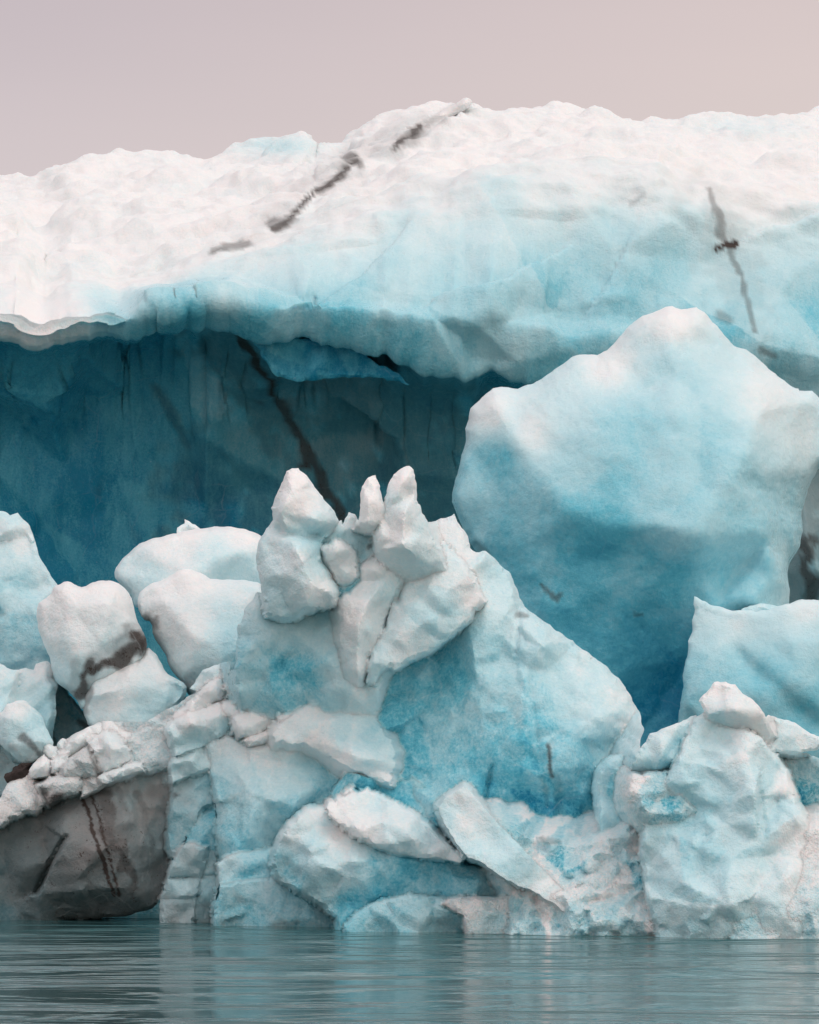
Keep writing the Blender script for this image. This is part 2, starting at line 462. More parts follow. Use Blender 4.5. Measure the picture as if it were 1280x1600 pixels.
    cl = np.clip(cl * 1.22 + fk * np.concatenate([FK, FK[inner]]) * np.clip(.25 + 2.2 * cl, 0, 1), 0, 1.1)
    di = np.maximum(idw(PP, d) if isinstance(d, list) else np.full(len(PP), float(d)), stain(PP, ds))
    ob = link_mesh(name, V, TT, mat or ICE, cl, di, parent, sharp)
    if label: tag(ob, label, cat, group)
    return ob

# ------------------------------------------------------------------ the frozen-together front: blocks that share their joints
PIECES = []
SLOPES = dict(column=.035, wing=.2, lump=.08, middle_ridge=.1, cap=.05, side_fin=.2, side_wedge=.1, side_lump=.08, foot=.06, ice_wedge=.035, base=.06, crushed_ice_bank=.06, spire=.15, ice_rubble=.12)
def piece(name, outline, Y, pts=(), parent=None, label=None, cat='ice block', group=None, mat=None, **kw):
    SEED[0] += 1
    q = dict(name=name, outline=outline, Y=Y, pts=pts, parent=parent, label=label, cat=cat, group=group, mat=mat or ICE, seed=SEED[0],
             r=8, rd=.1, jag=1.6, soft=0, lean=.15, skew=0., sink=(), k=.75, f1=(62, .26), f2=(21, .075), fk=.14, c=.2, cp=None, d=0., ds=(), gr=(), slope=.06, amp=.02, fs=.8, back=.8)
    q.update({a: b for a, b in kw.items() if a in q}); q['rd'] *= .35; q['r'] *= .8; q['slope'] = SLOPES.get(name, .3); PIECES.append(q)

def outline_of(q):
    o3 = np.array([(p[0], p[1], p[2] if len(p) > 2 else 0.) for p in q['outline']], float)
    if ((o3[:, 0] * np.roll(o3[:, 1], -1) - np.roll(o3[:, 0], -1) * o3[:, 1]).sum()) < 0: o3 = o3[::-1]
    o = resample(chaikin(o3, q['soft']) if q['soft'] else o3, 4.5)
    q3 = np.stack([o[:, 0] * .06, o[:, 1] * .06, np.full(len(o), q['seed'] * 3.7)], 1)
    return o3, o[:, :2] + q['jag'] * 2.2 * np.stack([fbm(q3, 4, q['seed'], .6), fbm(q3 + 31.7, 4, q['seed'] + 5, .6)], 1)

def piece_depth(q, P):
    """metres from the camera plane of this block's surface at frame points P; outside its outline the side falls away steeply"""
    raw, o2 = q['raw'], q['o2']; pts = q['pts']; M = 70
    lo, hi = o2.min(0) - M, o2.max(0) + M
    idx = np.where((P[:, 0] > lo[0]) & (P[:, 0] < hi[0]) & (P[:, 1] > lo[1]) & (P[:, 1] < hi[1]))[0]
    Q = P[idx]; ins = inside(Q, o2); dist = seg_dist(Q, o2)
    near = ins | (dist < M); idx, Q, ins, dist = idx[near], Q[near], ins[near], dist[near]
    cpx = np.array([p[:2] for p in raw] + [p[:2] for p in pts], float); cz = np.array([p[2] for p in raw] + [p[2] for p in pts], float)
    if len(pts) and q['k']: cz[:len(raw)] += q['k'] * idw(raw[:, :2], pts, 2.5)
    cv, ct, cov = cdt(cpx, len(raw)); v = [np.mean([cz[j] for j in ov]) if len(ov) else 0. for ov in cov]
    D = np.full(len(Q), np.nan)
    for t in ct:
        A, B, C_ = (cv[j] for j in t); den = (B[1] - C_[1]) * (A[0] - C_[0]) + (C_[0] - B[0]) * (A[1] - C_[1])
        if abs(den) < 1e-9: continue
        l1 = ((B[1] - C_[1]) * (Q[:, 0] - C_[0]) + (C_[0] - B[0]) * (Q[:, 1] - C_[1])) / den
        l2 = ((C_[1] - A[1]) * (Q[:, 0] - C_[0]) + (A[0] - C_[0]) * (Q[:, 1] - C_[1])) / den
        l3 = 1 - l1 - l2; m = (l1 > -1e-6) & (l2 > -1e-6) & (l3 > -1e-6)
        D[m] = (l1 * v[t[0]] + l2 * v[t[1]] + l3 * v[t[2]])[m]
    bad = np.isnan(D)
    if bad.any(): D[bad] = idw(Q[bad], np.column_stack([cpx[:len(raw)], cz[:len(raw)]]), 4)
    for line, wd, g in q['gr']: D = D + g * np.exp(-(seg_dist(Q, line, False) / wd) ** 2)
    for y0, y1, dz in q['sink']:
        u = np.clip((Q[:, 1] - y0) / (y1 - y0), 0, 1); D = D + dz * u * u * (3 - 2 * u)
    FK = np.zeros(len(Q)); W = 6 * np.stack([fbm(np.column_stack([Q * .03, Q[:, :1] * 0]), 2, q['seed'] + 3)] * 2, 1)
    for (stp, am), wk in ((q['f1'], .7), (q['f2'], .3)):
        if am: H_, K_ = facets(Q + W, stp, q['seed'] * 13 + int(stp)); D = D + am * H_; FK = FK + wk * K_
    t = np.where(ins, 1 - np.clip(dist / q['r'], 0, 1), 1); D = D + q['rd'] * (1 - np.sqrt(np.maximum(0, 1 - t * t)))
    D = D + np.where(ins, 0, q['slope'] * dist)
    cx, cy = o2.mean(0)
    D = D + q['Y'] + q['lean'] * (cy - Q[:, 1]) / 100 + q['skew'] * (Q[:, 0] - cx) / 100
    cl = idw(Q, q['cp']) if q['cp'] else np.full(len(Q), float(q['c']))
    cl = np.clip(cl * 1.22 + q['fk'] * FK * np.clip(.25 + 2.2 * cl, 0, 1), 0, 1.1)
    di = np.maximum(idw(Q, q['d']) if isinstance(q['d'], list) else np.full(len(Q), float(q['d'])), stain(Q, q['ds']))
    return idx, ins, D, cl, di

def build_pieces(s=3.6, K=.032):
    C_pts, E = [], []
    for q in PIECES:
        q['raw'], q['o2'] = outline_of(q); n0 = sum(len(c) for c in C_pts); m = len(q['o2'])
        C_pts.append(q['o2']); E += [(n0 + i, n0 + (i + 1) % m) for i in range(m)]
    CP = np.concatenate(C_pts); lo, hi = CP.min(0), CP.max(0)
    gx, gy = np.meshgrid(np.arange(lo[0], hi[0], s), np.arange(lo[1], hi[1], s * .87)); gx = gx + (np.arange(gx.shape[0]) % 2)[:, None] * s * .5
    G = np.stack([gx.ravel(), gy.ravel()], 1) + np.random.default_rng(3).uniform(-.25, .25, (gx.size, 2)) * s
    keep = np.zeros(len(G), bool)
    for q in PIECES: keep |= inside(G, q['o2'])
    cell = {}                                               # drop grid points that crowd an outline
    for x, y in resample(CP[:1], 1) if False else CP: cell[(int(x // 2), int(y // 2))] = 1
    busy = np.array([any((int(x // 2) + a, int(y // 2) + b) in cell for a in (-1, 0, 1) for b in (-1, 0, 1)) for x, y in G])
    G = G[keep & ~busy]
    v, e, f, ov, oe, of = delaunay_2d_cdt([Vector((float(a), float(b))) for a, b in np.concatenate([CP, G])], E, [], 0, 1e-3)
    P = np.array([(a.x, a.y) for a in v]); T = np.array([t for t in f if len(t) == 3])
    Cn = P[T].mean(1); hit = np.zeros(len(T), bool)
    for q in PIECES: hit |= inside(Cn, q['o2'])
    a_, b_, c_ = P[T[:, 0]], P[T[:, 1]], P[T[:, 2]]; ar = np.abs((b_[:, 0] - a_[:, 0]) * (c_[:, 1] - a_[:, 1]) - (c_[:, 0] - a_[:, 0]) * (b_[:, 1] - a_[:, 1]))
    T = T[hit & (ar > 1e-3)]; n = len(P)
    res = [piece_depth(q, P) for q in PIECES]
    Mn = np.full(n, 1e9)
    for idx, ins, D, cl, di in res: Mn[idx] = np.minimum(Mn[idx], D)
    S0 = np.zeros(n); Sc = np.zeros(n); Sd = np.zeros(n); Dall = np.full((len(PIECES), n), 1e6, np.float32)
    for i, (idx, ins, D, cl, di) in enumerate(res):
        w_ = np.exp(-np.clip((D - Mn[idx]) / K, 0, 60)); S0[idx] += w_; Sc[idx] += w_ * cl; Sd[idx] += w_ * di; Dall[i, idx] = D
    ok = S0 > 0; Dp = np.where(ok, Mn - K * np.log(np.maximum(S0, 1e-9)), 60.); cl = Sc / np.maximum(S0, 1e-9); di = Sd / np.maximum(S0, 1e-9)
    EE = np.unique(np.sort(np.concatenate([T[:, [0, 1]], T[:, [1, 2]], T[:, [2, 0]]]), 1), axis=0)
    for _ in range(1):                                      # ease the creases without softening real steps
        dd = Dp[EE[:, 1]] - Dp[EE[:, 0]]; wgt = np.exp(-(dd / .05) ** 2)
        num = np.bincount(EE[:, 0], wgt * dd, n) - np.bincount(EE[:, 1], wgt * dd, n); den = np.bincount(EE[:, 0], wgt, n) + np.bincount(EE[:, 1], wgt, n)
        Dp = Dp + .5 * num / np.maximum(den, 1e-6)
    V = world(P[:, 0], P[:, 1], Dp)
    lab = np.argmin(Dall[:, T].sum(2), 0)
    nn = np.cross(V[T[:, 1]] - V[T[:, 0]], V[T[:, 2]] - V[T[:, 0]]); flip = (nn * (V[T].mean(1) - np.array([0, 0, CAM_Z]))).sum(1) > 0
    T[flip] = T[flip][:, ::-1]
    N = vnormals(V, T)
    V = V + N * (.03 * fbm(V / .8, 4, 401, .45) + .012 * fbm(V / .16, 3, 402))[:, None]
    N = vnormals(V, T)
    for i, q in enumerate(PIECES):
        tt = T[lab == i]
        if not len(tt): print('EMPTY', q['label'] or q['name']); continue
        use, inv = np.unique(tt, return_inverse=True); t = inv.reshape(-1, 3); m = len(use)
        ray = V[use] - np.array([0, 0, CAM_Z]); ray /= np.linalg.norm(ray, axis=1, keepdims=True)
        ed = {}
        for a, b, c in t.tolist():
            for u, w_ in ((a, b), (b, c), (c, a)): ed[(u, w_)] = 1
        be = [(u, w_) for (u, w_) in ed if (w_, u) not in ed]
        bv = sorted({u for e_ in be for u in e_}); bm = {u: j for j, u in enumerate(bv)}; nb = len(bv)
        front = V[use]; backv = front + ray * q['back']
        VV = np.concatenate([front, front[bv], backv[bv], backv]); o1, o2_, o3 = m, m + nb, m + 2 * nb
        side = []
        for u, w_ in be: a, b = bm[u], bm[w_]; side += [(o1 + b, o1 + a, o2_ + a), (o1 + b, o2_ + a, o2_ + b)]
        TT = np.concatenate([t, np.array(side), o3 + t[:, ::-1]])
        NN = vnormals(VV, TT); NN[:m] = N[use]
        ca = cl[use]; da = di[use]
        ob = link_mesh(q['name'], VV, TT, q['mat'], np.concatenate([ca, ca[bv], ca[bv], ca]), np.concatenate([da, da[bv], da[bv], da]), q['parent'], 27)
        if q['label']: tag(ob, q['label'], q['cat'], q['group'])

# ------------------------------------------------------------------ the lake
me = bpy.data.meshes.new('lake_water')
me.from_pydata([(-3000, -200, 0), (3000, -200, 0), (3000, 6000, 0), (-3000, 6000, 0)], [], [(0, 1, 2, 3)])
me.materials.append(water_material())
lake = bpy.data.objects.new('lake_water', me); COL.objects.link(lake); lake['kind'] = 'structure'

# ------------------------------------------------------------------ the great iceberg behind
def big_iceberg():
    I = np.interp
    px = np.arange(-330, 1620, 4.6); nu = len(px)
    crest = I(px, [-330, -100, 0, 60, 100, 150, 200, 262, 285, 320, 350, 400, 455, 478, 492, 510, 535, 545, 562, 600, 640, 735, 750, 790, 830, 865, 925, 955, 985, 1010, 1060, 1085, 1140, 1185, 1230, 1280, 1400, 1620],
              [330, 290, 272, 266, 254, 243, 236, 226, 236, 239, 232, 221, 211, 213, 229, 224, 216, 205, 190, 178, 172, 163, 165, 172, 164, 159, 164, 178, 190, 191, 186, 182, 175, 178, 178, 172, 190, 230])
    Yc = I(px, [-330, 200, 400, 480, 520, 620, 900, 985, 1100, 1620], [104, 103, 103, 102, 101, 100, 98, 97, 98, 100])
    edge = I(px, [-330, 0, 30, 70, 110, 180, 250, 330, 450, 560, 640, 720, 850, 950, 1030, 1060, 1130, 1200, 1280, 1620],
             [420, 425, 425, 460, 440, 450, 425, 402, 372, 335, 305, 290, 268, 258, 258, 278, 300, 302, 310, 330])
    Ye = I(px, [-330, 100, 400, 700, 1000, 1620], [86, 86, 86.5, 87, 86.5, 88])
    lip = I(px, [-330, 0, 60, 130, 200, 260, 320, 360, 385, 440, 520, 560, 600, 640, 665, 700, 725, 770, 800, 840, 1000, 1240, 1620],
            [540, 535, 545, 530, 520, 512, 505, 516, 526, 532, 536, 548, 555, 568, 582, 588, 590, 580, 600, 610, 640, 680, 700])
    lip = lip + 22 * fbm(np.column_stack([px * .016, px * 0, px * 0 + 5]), 4, 66, .55)
    Yl = I(px, [-330, 0, 300, 700, 900, 1620], [82.6, 82.4, 83, 83.3, 84, 86])
    rec = I(px, [-330, 0, 300, 650, 760, 860, 1000, 1150, 1620], [4.5, 4.6, 5.5, 5.5, 5.2, 4.5, 3, 1.6, 1.2])   # how far the cave runs in
    zc = CAM_Z + (1200 - crest) / F * Yc; ze = CAM_Z + (1200 - edge) / F * Ye; zl = CAM_Z + (1200 - lip) / F * Yl
    keys = []                         # profile rows: (z, Y), and how many steps to the next
    def row(z, y, k): keys.append((np.broadcast_to(z, (nu,)), np.broadcast_to(y, (nu,)), k))
    row(-4., Yc + 40, 4); row(zc - 7, Yc + 22, 6); row(zc - 1.4, Yc + 6, 8)
    row(zc, Yc, 60)
    row(ze + .52 * (zc - ze), Ye + .45 * (Yc - Ye), 60); row(ze, Ye, 45)
    row(ze + .55 * (zl - ze), Ye + .8 * (Yl - Ye) - .35, 26); row(ze + .74 * (zl - ze), Yl - .2, 24)
    row(zl, Yl + .5, 10); row(zl + .12, Yl + 1.2, 22)
    row(zl + .1, Yl + rec * .8, 10); row(zl - 1.2, Yl + rec, 55)
    row(zl * .35, Yl + rec + .6, 20); row(-3., Yl + rec + .3, 1)
    Z, YY, RW = [], [], []
    for i in range(len(keys) - 1):
        (z0, y0, k), (z1, y1, _) = keys[i], keys[i + 1]
        for j in range(k):
            t = j / k; Z.append(z0 + (z1 - z0) * t); YY.append(y0 + (y1 - y0) * t); RW.append(i + t)
    Z.append(keys[-1][0]); YY.append(keys[-1][1]); RW.append(len(keys) - 1.)
    Z, YY, RW = np.array(Z), np.array(YY), np.array(RW); nv = len(RW)
    keep = np.clip((4.6 - RW) / .6, 0, 1)[1:-1, None]
    for A in (Z, YY):
        for it in range(24):
            q = .25 * A[:-2] + .5 * A[1:-1] + .25 * A[2:]
            A[1:-1] = q if it < 4 else q * (1 - keep) + A[1:-1] * keep
    V = np.stack([(px[None, :] - 640) / F * YY, YY, Z], -1).reshape(-1, 3)
    rw = np.repeat(RW, nu)
    ii = np.arange((nv - 1) * nu).reshape(nv - 1, nu)[:, :-1].ravel()
    Q = np.stack([ii, ii + 1, ii + nu + 1, ii + nu], 1)
    T = np.concatenate([Q[:, [0, 1, 2]], Q[:, [0, 2, 3]]])
    a = T[(60 * nu)]; 
    N = vnormals(V, T)
    mid = (rw > 6) & (rw < 6.5)
    if N[mid][:, 1].mean() > 0: T = T[:, ::-1]; N = -N
    snow = np.clip(1 - np.abs(rw - 3.9) / 1.6, 0, 1) ** .5 * (rw < 5.4) * (rw > 2.1)
    face = np.clip(1 - np.abs(rw - 6.4) / 1.9, 0, 1)
    cave = np.clip((rw - 9.3) / .6, 0, 1)
    st = V * np.array([.42, .75, .8])
    lum = fbm(st, 4, 3); wv, wp = worley(V * np.array([.5, .42, .6]) + 3, 5)
    h = snow * (.66 * lum - .22 * (1 - np.clip(wv, 0, 1)) ** 2 + .2 * fbm(V * 1.3, 4, 8))
    PX = np.stack([640 + V[:, 0] / V[:, 1] * F, 1200 - (V[:, 2] - CAM_Z) / V[:, 1] * F], 1)
    wb = 10 * np.stack([fbm(V * .5, 3, 201), fbm(V * .5, 3, 202)], 1)
    fp, fpk = facets((PX + wb) @ np.array([[1, .3], [-.4, 1.1]]), 130, 5); fq, fqk = facets(PX + wb, 36, 6)
    cpl, cpk = facets((PX + wb) @ np.array([[1, .35], [-.5, .6]]), 85, 7); cq, cqk = facets(PX + wb, 40, 8)
    h = h + face * (.62 * fp + .09 * fq + .12 * fbm(V * np.array([.5, .4, .25]), 4, 31) + .05 * fbm(V * np.array([1.6, 1.6, .5]), 3, 33))
    h = h + cave * (.8 * cpl + .1 * cq + .35 * fbm(V * np.array([.4, .4, .12]), 4, 61))
    V = V + N * h[:, None]
    P = np.stack([640 + V[:, 0] / V[:, 1] * F, 1200 - (V[:, 2] - CAM_Z) / V[:, 1] * F], 1)
    vis = rw > 2.9
    # what kind of ice: white bubbly weathered crust on top, bluer solid ice on the broken face, clear blue in the cave; under the lip the blue is partly painted shade
    fc = idw(P, [(0, 480, -.1), (60, 530, .02), (110, 490, .0), (200, 480, .28), (330, 450, .3), (300, 500, .62), (200, 510, .55), (400, 515, .62), (450, 420, .26), (480, 500, .55), (540, 530, .62), (560, 380, .22), (620, 450, .33), (640, 540, .55), (720, 560, .48), (760, 480, .42), (760, 380, .32),
                 (700, 330, .15), (850, 340, .3), (900, 300, .22), (950, 350, .42), (1000, 300, .3), (960, 450, .5), (880, 480, .46), (1060, 430, .5), (1110, 350, .25), (1130, 420, .36), (1180, 480, .4), (1170, 340, .26), (1250, 380, .45), (1270, 450, .5), (1250, 560, .45), (900, 560, .55), (1150, 560, .45)], 3)
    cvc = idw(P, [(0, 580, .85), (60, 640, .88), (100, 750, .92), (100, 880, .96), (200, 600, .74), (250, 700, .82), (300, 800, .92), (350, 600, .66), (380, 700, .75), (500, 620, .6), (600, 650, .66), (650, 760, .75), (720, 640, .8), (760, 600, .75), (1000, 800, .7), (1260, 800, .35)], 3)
    sn = np.clip(.02 + .22 * np.clip(rw - 4.4, 0, 1) * 0, 0, 1)
    fc = fc.clip(0, 1); k1 = np.clip((rw - 4.7) / 1.25 + .35 * fbm(V * .35, 3, 71), 0, 1); k1 = k1 * k1 * (3 - 2 * k1)
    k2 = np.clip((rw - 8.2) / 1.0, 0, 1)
    dv = np.column_stack([(P[:, 0] * .8 + P[:, 1] * .6) * .012, (P[:, 1] * .8 - P[:, 0] * .6) * .0025, P[:, 0] * 0])
    dgl = .16 * fbm(dv, 4, 77)
    hump = np.exp(-(((P[:, 0] - 435) / 60) ** 2 + ((P[:, 1] - 228) / 16) ** 2)) * .2 + np.exp(-(((P[:, 0] - 1160) / 110) ** 2 + ((P[:, 1] - 195) / 18) ** 2)) * .07
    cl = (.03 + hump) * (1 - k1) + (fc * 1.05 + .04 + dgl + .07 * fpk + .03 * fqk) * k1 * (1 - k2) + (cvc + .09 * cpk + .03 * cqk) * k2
    band = [((735, 156), (690, 180), (655, 205), (625, 225)), ((560, 250), (520, 283), (495, 300), (470, 325), (440, 350), (428, 358)), ((390, 380), (355, 386), (330, 392))]
    dirt = np.maximum.reduce([
        stain(P, [(band[0], 7, .45), (((660, 198), (640, 212), (615, 228)), 5, .95), (((545, 245), (556, 258)), 9, .75), (band[1], 5, .95), (((428, 352), (450, 345)), 9, .7), (((535, 245), (620, 215), (660, 190)), 16, .16),
                  (((420, 350), (480, 300), (540, 262)), 20, .12), (band[2], 5, .7)]) * (rw < 5.6),
        stain(P, [(((1105, 300), (1122, 330), (1128, 370), (1135, 385)), 6, .6), (((1120, 392), (1145, 380)), 5.5, 1.2), (((1140, 390), (1158, 430), (1172, 480), (1178, 520)), 5, .6), (((1100, 300), (1150, 420), (1180, 540)), 34, .12), (((1125, 490), (1140, 498)), 7, .5), (((1190, 545), (1210, 558)), 5, .6),
                  (((985, 318), (1010, 305)), 4, .3)]) * (rw > 4.4) * (rw < 8.5),
        stain(P, [(((375, 525), (392, 548), (402, 580), (418, 598), (428, 620)), 8, 1.1), (((428, 620), (450, 650), (470, 690), (500, 745), (535, 810)), 12, .95), (((330, 500), (385, 545), (430, 650), (480, 760), (520, 860)), 46, .38), (((245, 610), (270, 650), (290, 690)), 10, .42), (((290, 690), (310, 760)), 18, .22),
                  (((560, 640), (600, 720), (690, 800)), 95, .48), (((330, 520), (400, 600), (480, 720)), 40, .5), (((440, 600), (560, 600), (700, 640)), 50, .45), (((320, 760), (420, 700), (440, 820)), 70, .3), (((1255, 700), (1262, 960)), 60, .5), (((1258, 850), (1270, 930)), 16, .9)]) * (rw > 8.2)])
    # open crack along the debris band and down the face
    crack = stain(P, [(((640, 212), (615, 228)), 9, 1), (((520, 283), (495, 300), (470, 325), (440, 350)), 8, 1)]) * (rw < 5.6) * .0
    for line, hgt in ((((900, 370), (880, 385), (830, 410), (780, 435), (730, 440), (690, 455), (655, 490)), .32), (((1300, 320), (1240, 345), (1200, 350), (1145, 380)), .22), (((470, 490), (560, 430), (650, 335)), .3), (((1010, 330), (960, 420), (900, 520)), .2)):
        L_ = np.array(line, float); sd = np.interp(P[:, 0], *(L_[np.argsort(L_[:, 0])].T)) - P[:, 1] + 9 * fbm(np.column_stack([P * .03, P[:, :1] * 0]), 3, 83)
        near = (P[:, 0] > L_[:, 0].min()) & (P[:, 0] < L_[:, 0].max())
        V = V - N * (hgt * np.exp(-np.abs(sd) / 45) * np.clip(sd / 5 + .5, 0, 1) * near * (rw > 4.6) * (rw < 8.4) * np.clip(np.minimum(P[:, 0] - L_[:, 0].min(), L_[:, 0].max() - P[:, 0]) / 40, 0, 1))[:, None]
    crack = crack + 0 * stain(P, [(((880, 385), (830, 410), (780, 435), (730, 440), (690, 455), (655, 490)), 5, 1), (((1280, 325), (1240, 345), (1200, 350), (1145, 380)), 5, 1), (((480, 480), (560, 430), (640, 340)), 5, .6)]) * (rw > 4.6) * (rw < 8.2) * .055
    V = V - N * crack[:, None]
    return V, T, cl, np.where(vis, dirt, 0), lambda t: rw[t].max(1) < 4.85

berg = thing('iceberg', 640, 1350, 92, 'huge snow-topped iceberg with a dark blue undercut cave behind all the broken blocks', 'iceberg')
V, T, cl, di, RWT = big_iceberg()
up = RWT(T)
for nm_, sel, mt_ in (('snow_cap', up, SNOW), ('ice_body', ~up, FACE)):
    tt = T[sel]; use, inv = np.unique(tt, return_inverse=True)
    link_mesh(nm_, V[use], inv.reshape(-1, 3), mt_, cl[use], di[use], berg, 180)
chunk('debris_ridge', [(606, 226), (612, 212), (640, 202), (668, 186), (700, 170), (722, 155), (733, 152), (738, 160), (728, 170), (700, 186), (668, 202), (650, 216), (630, 228)], 96.9, [(690, 182, -.5), (650, 205, -.5), (725, 162, -.4)], r=8, rd=.8, th=1.2, soft=1, k=.2, wall=.1, fk=0, f1=(30, .08), f2=(10, .03), c=0, d=[(630, 215, .5), (660, 200, .22), (700, 180, .13), (730, 158, .1)], ds=[(((612, 226), (645, 206)), 9, .9)], parent=berg, mat=SNOW, s=3, fc=.4)
chunk('debris_ridge', [(528, 268), (545, 246), (558, 243), (562, 256), (552, 264), (538, 270)], 94.6, [(550, 254, -.3)], r=6, rd=.35, th=.6, soft=1, c=.05, d=.55, parent=berg, mat=SNOW, s=3, fc=.4)
for o_, Y_, c_, p_ in (
    ([(300, 500), (318, 488), (345, 487), (372, 500), (420, 508), (460, 514), (475, 522), (452, 530), (415, 528), (384, 528), (352, 512), (330, 508)], 84.2, .42, [(390, 515, -.25)]),
    ([(395, 535), (425, 518), (455, 516), (470, 528), (540, 535), (570, 556), (610, 572), (640, 598), (600, 592), (550, 590), (520, 592), (460, 596), (430, 585)], 84.5, .72, [(500, 560, -.4)])):
    chunk('hanging_plate', o_, Y_, p_, r=10, rd=.45, th=1.6, jag=2, lean=-.35, c=c_, d=.0 if c_ < .75 else .4 if Y_ > 88 else .15, parent=berg, fa=0., mat=FACE, s=4.5)

# ------------------------------------------------------------------ leaning boulder of ice, right
chunk('ice_boulder', [(735, 655), (737, 640), (750, 625), (770, 605), (785, 603), (810, 607), (830, 602), (860, 585), (890, 565), (905, 557), (935, 556), (950, 548), (965, 530), (985, 510), (1005, 495), (1030, 485), (1050, 479), (1065, 483), (1088, 481), (1100, 490), (1125, 515), (1148, 540), (1165, 548), (1200, 575), (1230, 598), (1250, 608), (1270, 610), (1285, 622), (1320, 660), (1320, 700), (1278, 735), (1262, 765), (1256, 785), (1250, 800), (1253, 830), (1250, 855), (1235, 880), (1232, 895), (1234, 920), (1232, 950), (1225, 1010), (1150, 1120), (1080, 1260), (960, 1260), (880, 1180), (800, 1000), (765, 890), (735, 850), (715, 810), (705, 785), (706, 765), (712, 740), (720, 715), (727, 690), (728, 670)],
      70, [(775, 630, -.4), (810, 690, -1.0), (850, 750, -1.6), (890, 800, -2.0), (960, 822, -2.3), (1050, 825, -2.6), (1095, 835, -2.5), (1150, 740, -2.2), (1060, 650, -1.7), (950, 650, -1.5), (1050, 530, -.5), (870, 640, -.9), (1190, 640, -1.1),
           (775, 760, -.6), (820, 850, -1.1), (900, 860, -1.55), (960, 890, -1.6), (1040, 890, -1.7), (860, 960, -1.0), (960, 980, -1.0), (1030, 1060, -.4), (1085, 910, -1.5), (1110, 850, -2.2), (1190, 830, -1.7), (1215, 900, -1.2), (1120, 935, -1.5), (1180, 940, -1.5), (1150, 880, -1.3)],
      r=26, rd=1.6, th=4.5, sm=6, amp=.04, fs=1.0, fa=0., fc=.9, lean=.22, k=0, wall=0, f1=(95, .16), f2=(30, .03), fk=.05, mat=SMOOTH,
      cp=[(760, 640, 0.06), (830, 680, 0.08), (1050, 500, 0.04), (950, 570, 0.06), (1050, 580, 0.30), (1200, 620, 0.08), (1000, 680, 0.44), (1100, 700, 0.40), (1250, 680, 0.14), (900, 730, 0.34), (780, 720, 0.56), (740, 780, 0.44), (800, 800, 0.52), (870, 830, 0.52), (960, 760, 0.50), (1020, 790, 0.39), (1060, 830, 0.34), (1100, 800, 0.38), (950, 830, 0.54), (850, 900, 0.50), (920, 880, 0.60), (1000, 880, 0.52), (1060, 900, 0.54), (900, 1000, 0.62), (1000, 1000, 0.68), (1050, 1080, 0.78), (1120, 820, 0.34), (1120, 900, 0.50), (1180, 900, 0.44), (1170, 800, 0.40), (1220, 850, 0.36), (1220, 930, 0.32), (1240, 830, 0.44)],
      ds=[(((845, 915), (858, 925), (870, 935)), 4, .7), (((870, 938), (876, 928)), 3, .6), (((740, 850), (765, 868)), 5, .4), (((990, 960), (1003, 962)), 2.5, .6)], gr=[(((1125, 930), (1150, 895), (1190, 855)), 8, .3), (((1222, 830), (1232, 870), (1232, 900)), 5, .2)],
      label='tall arrowhead-shaped pale blue boulder of ice leaning at the right, its underside deep turquoise', cat='ice boulder')

# ------------------------------------------------------------------ right-hand blocks
chunk('ice_block', [(1150, 962), (1160, 952), (1172, 947), (1187, 943), (1200, 947), (1228, 947), (1236, 955), (1220, 990), (1160, 990)], 68.2, [(1195, 960, -.2)], r=8, c=.25, th=1, label='small low lump of ice peeping over the concave top of the right block', cat='ice lump')
chunk('ice_block', [(1085, 931), (1092, 936), (1110, 943), (1130, 950), (1160, 956), (1185, 956), (1210, 950), (1235, 945), (1250, 940), (1268, 936), (1290, 937), (1350, 945), (1350, 1220), (1200, 1230), (1045, 1200), (1060, 1125), (1062, 1100), (1070, 1050), (1078, 1010), (1084, 985), (1085, 960)], 66,
      [(1110, 980, -.5), (1200, 1000, -.8), (1290, 990, -.9), (1100, 1080, -.9), (1200, 1080, -1.1), (1290, 1100, -1.1)], r=10, rd=.4, th=3.5, sm=6, lean=.25, amp=.03, f1=(90, .14), f2=(30, .03), fk=.05, mat=SMOOTH,
      cp=[(1085, 960, .2), (1150, 970, .16), (1260, 950, .1), (1280, 1000, .28), (1150, 1040, .4), (1080, 1050, .42), (1200, 1060, .46), (1260, 1110, .52), (1080, 1110, .45), (1260, 1040, .36)], gr=[(((1150, 1020), (1210, 1070), (1290, 1140)), 7, .14), (((1180, 1060), (1270, 1140)), 5, .1)],
      label='smooth pale blue block with a concave top edge at the right margin below the boulder', cat='ice block')
mound = thing('ice_mound', 1150, 1466, 57, 'whitish blue mound of frozen lumps with a pointed cap at the lower right waterline', 'ice mound')
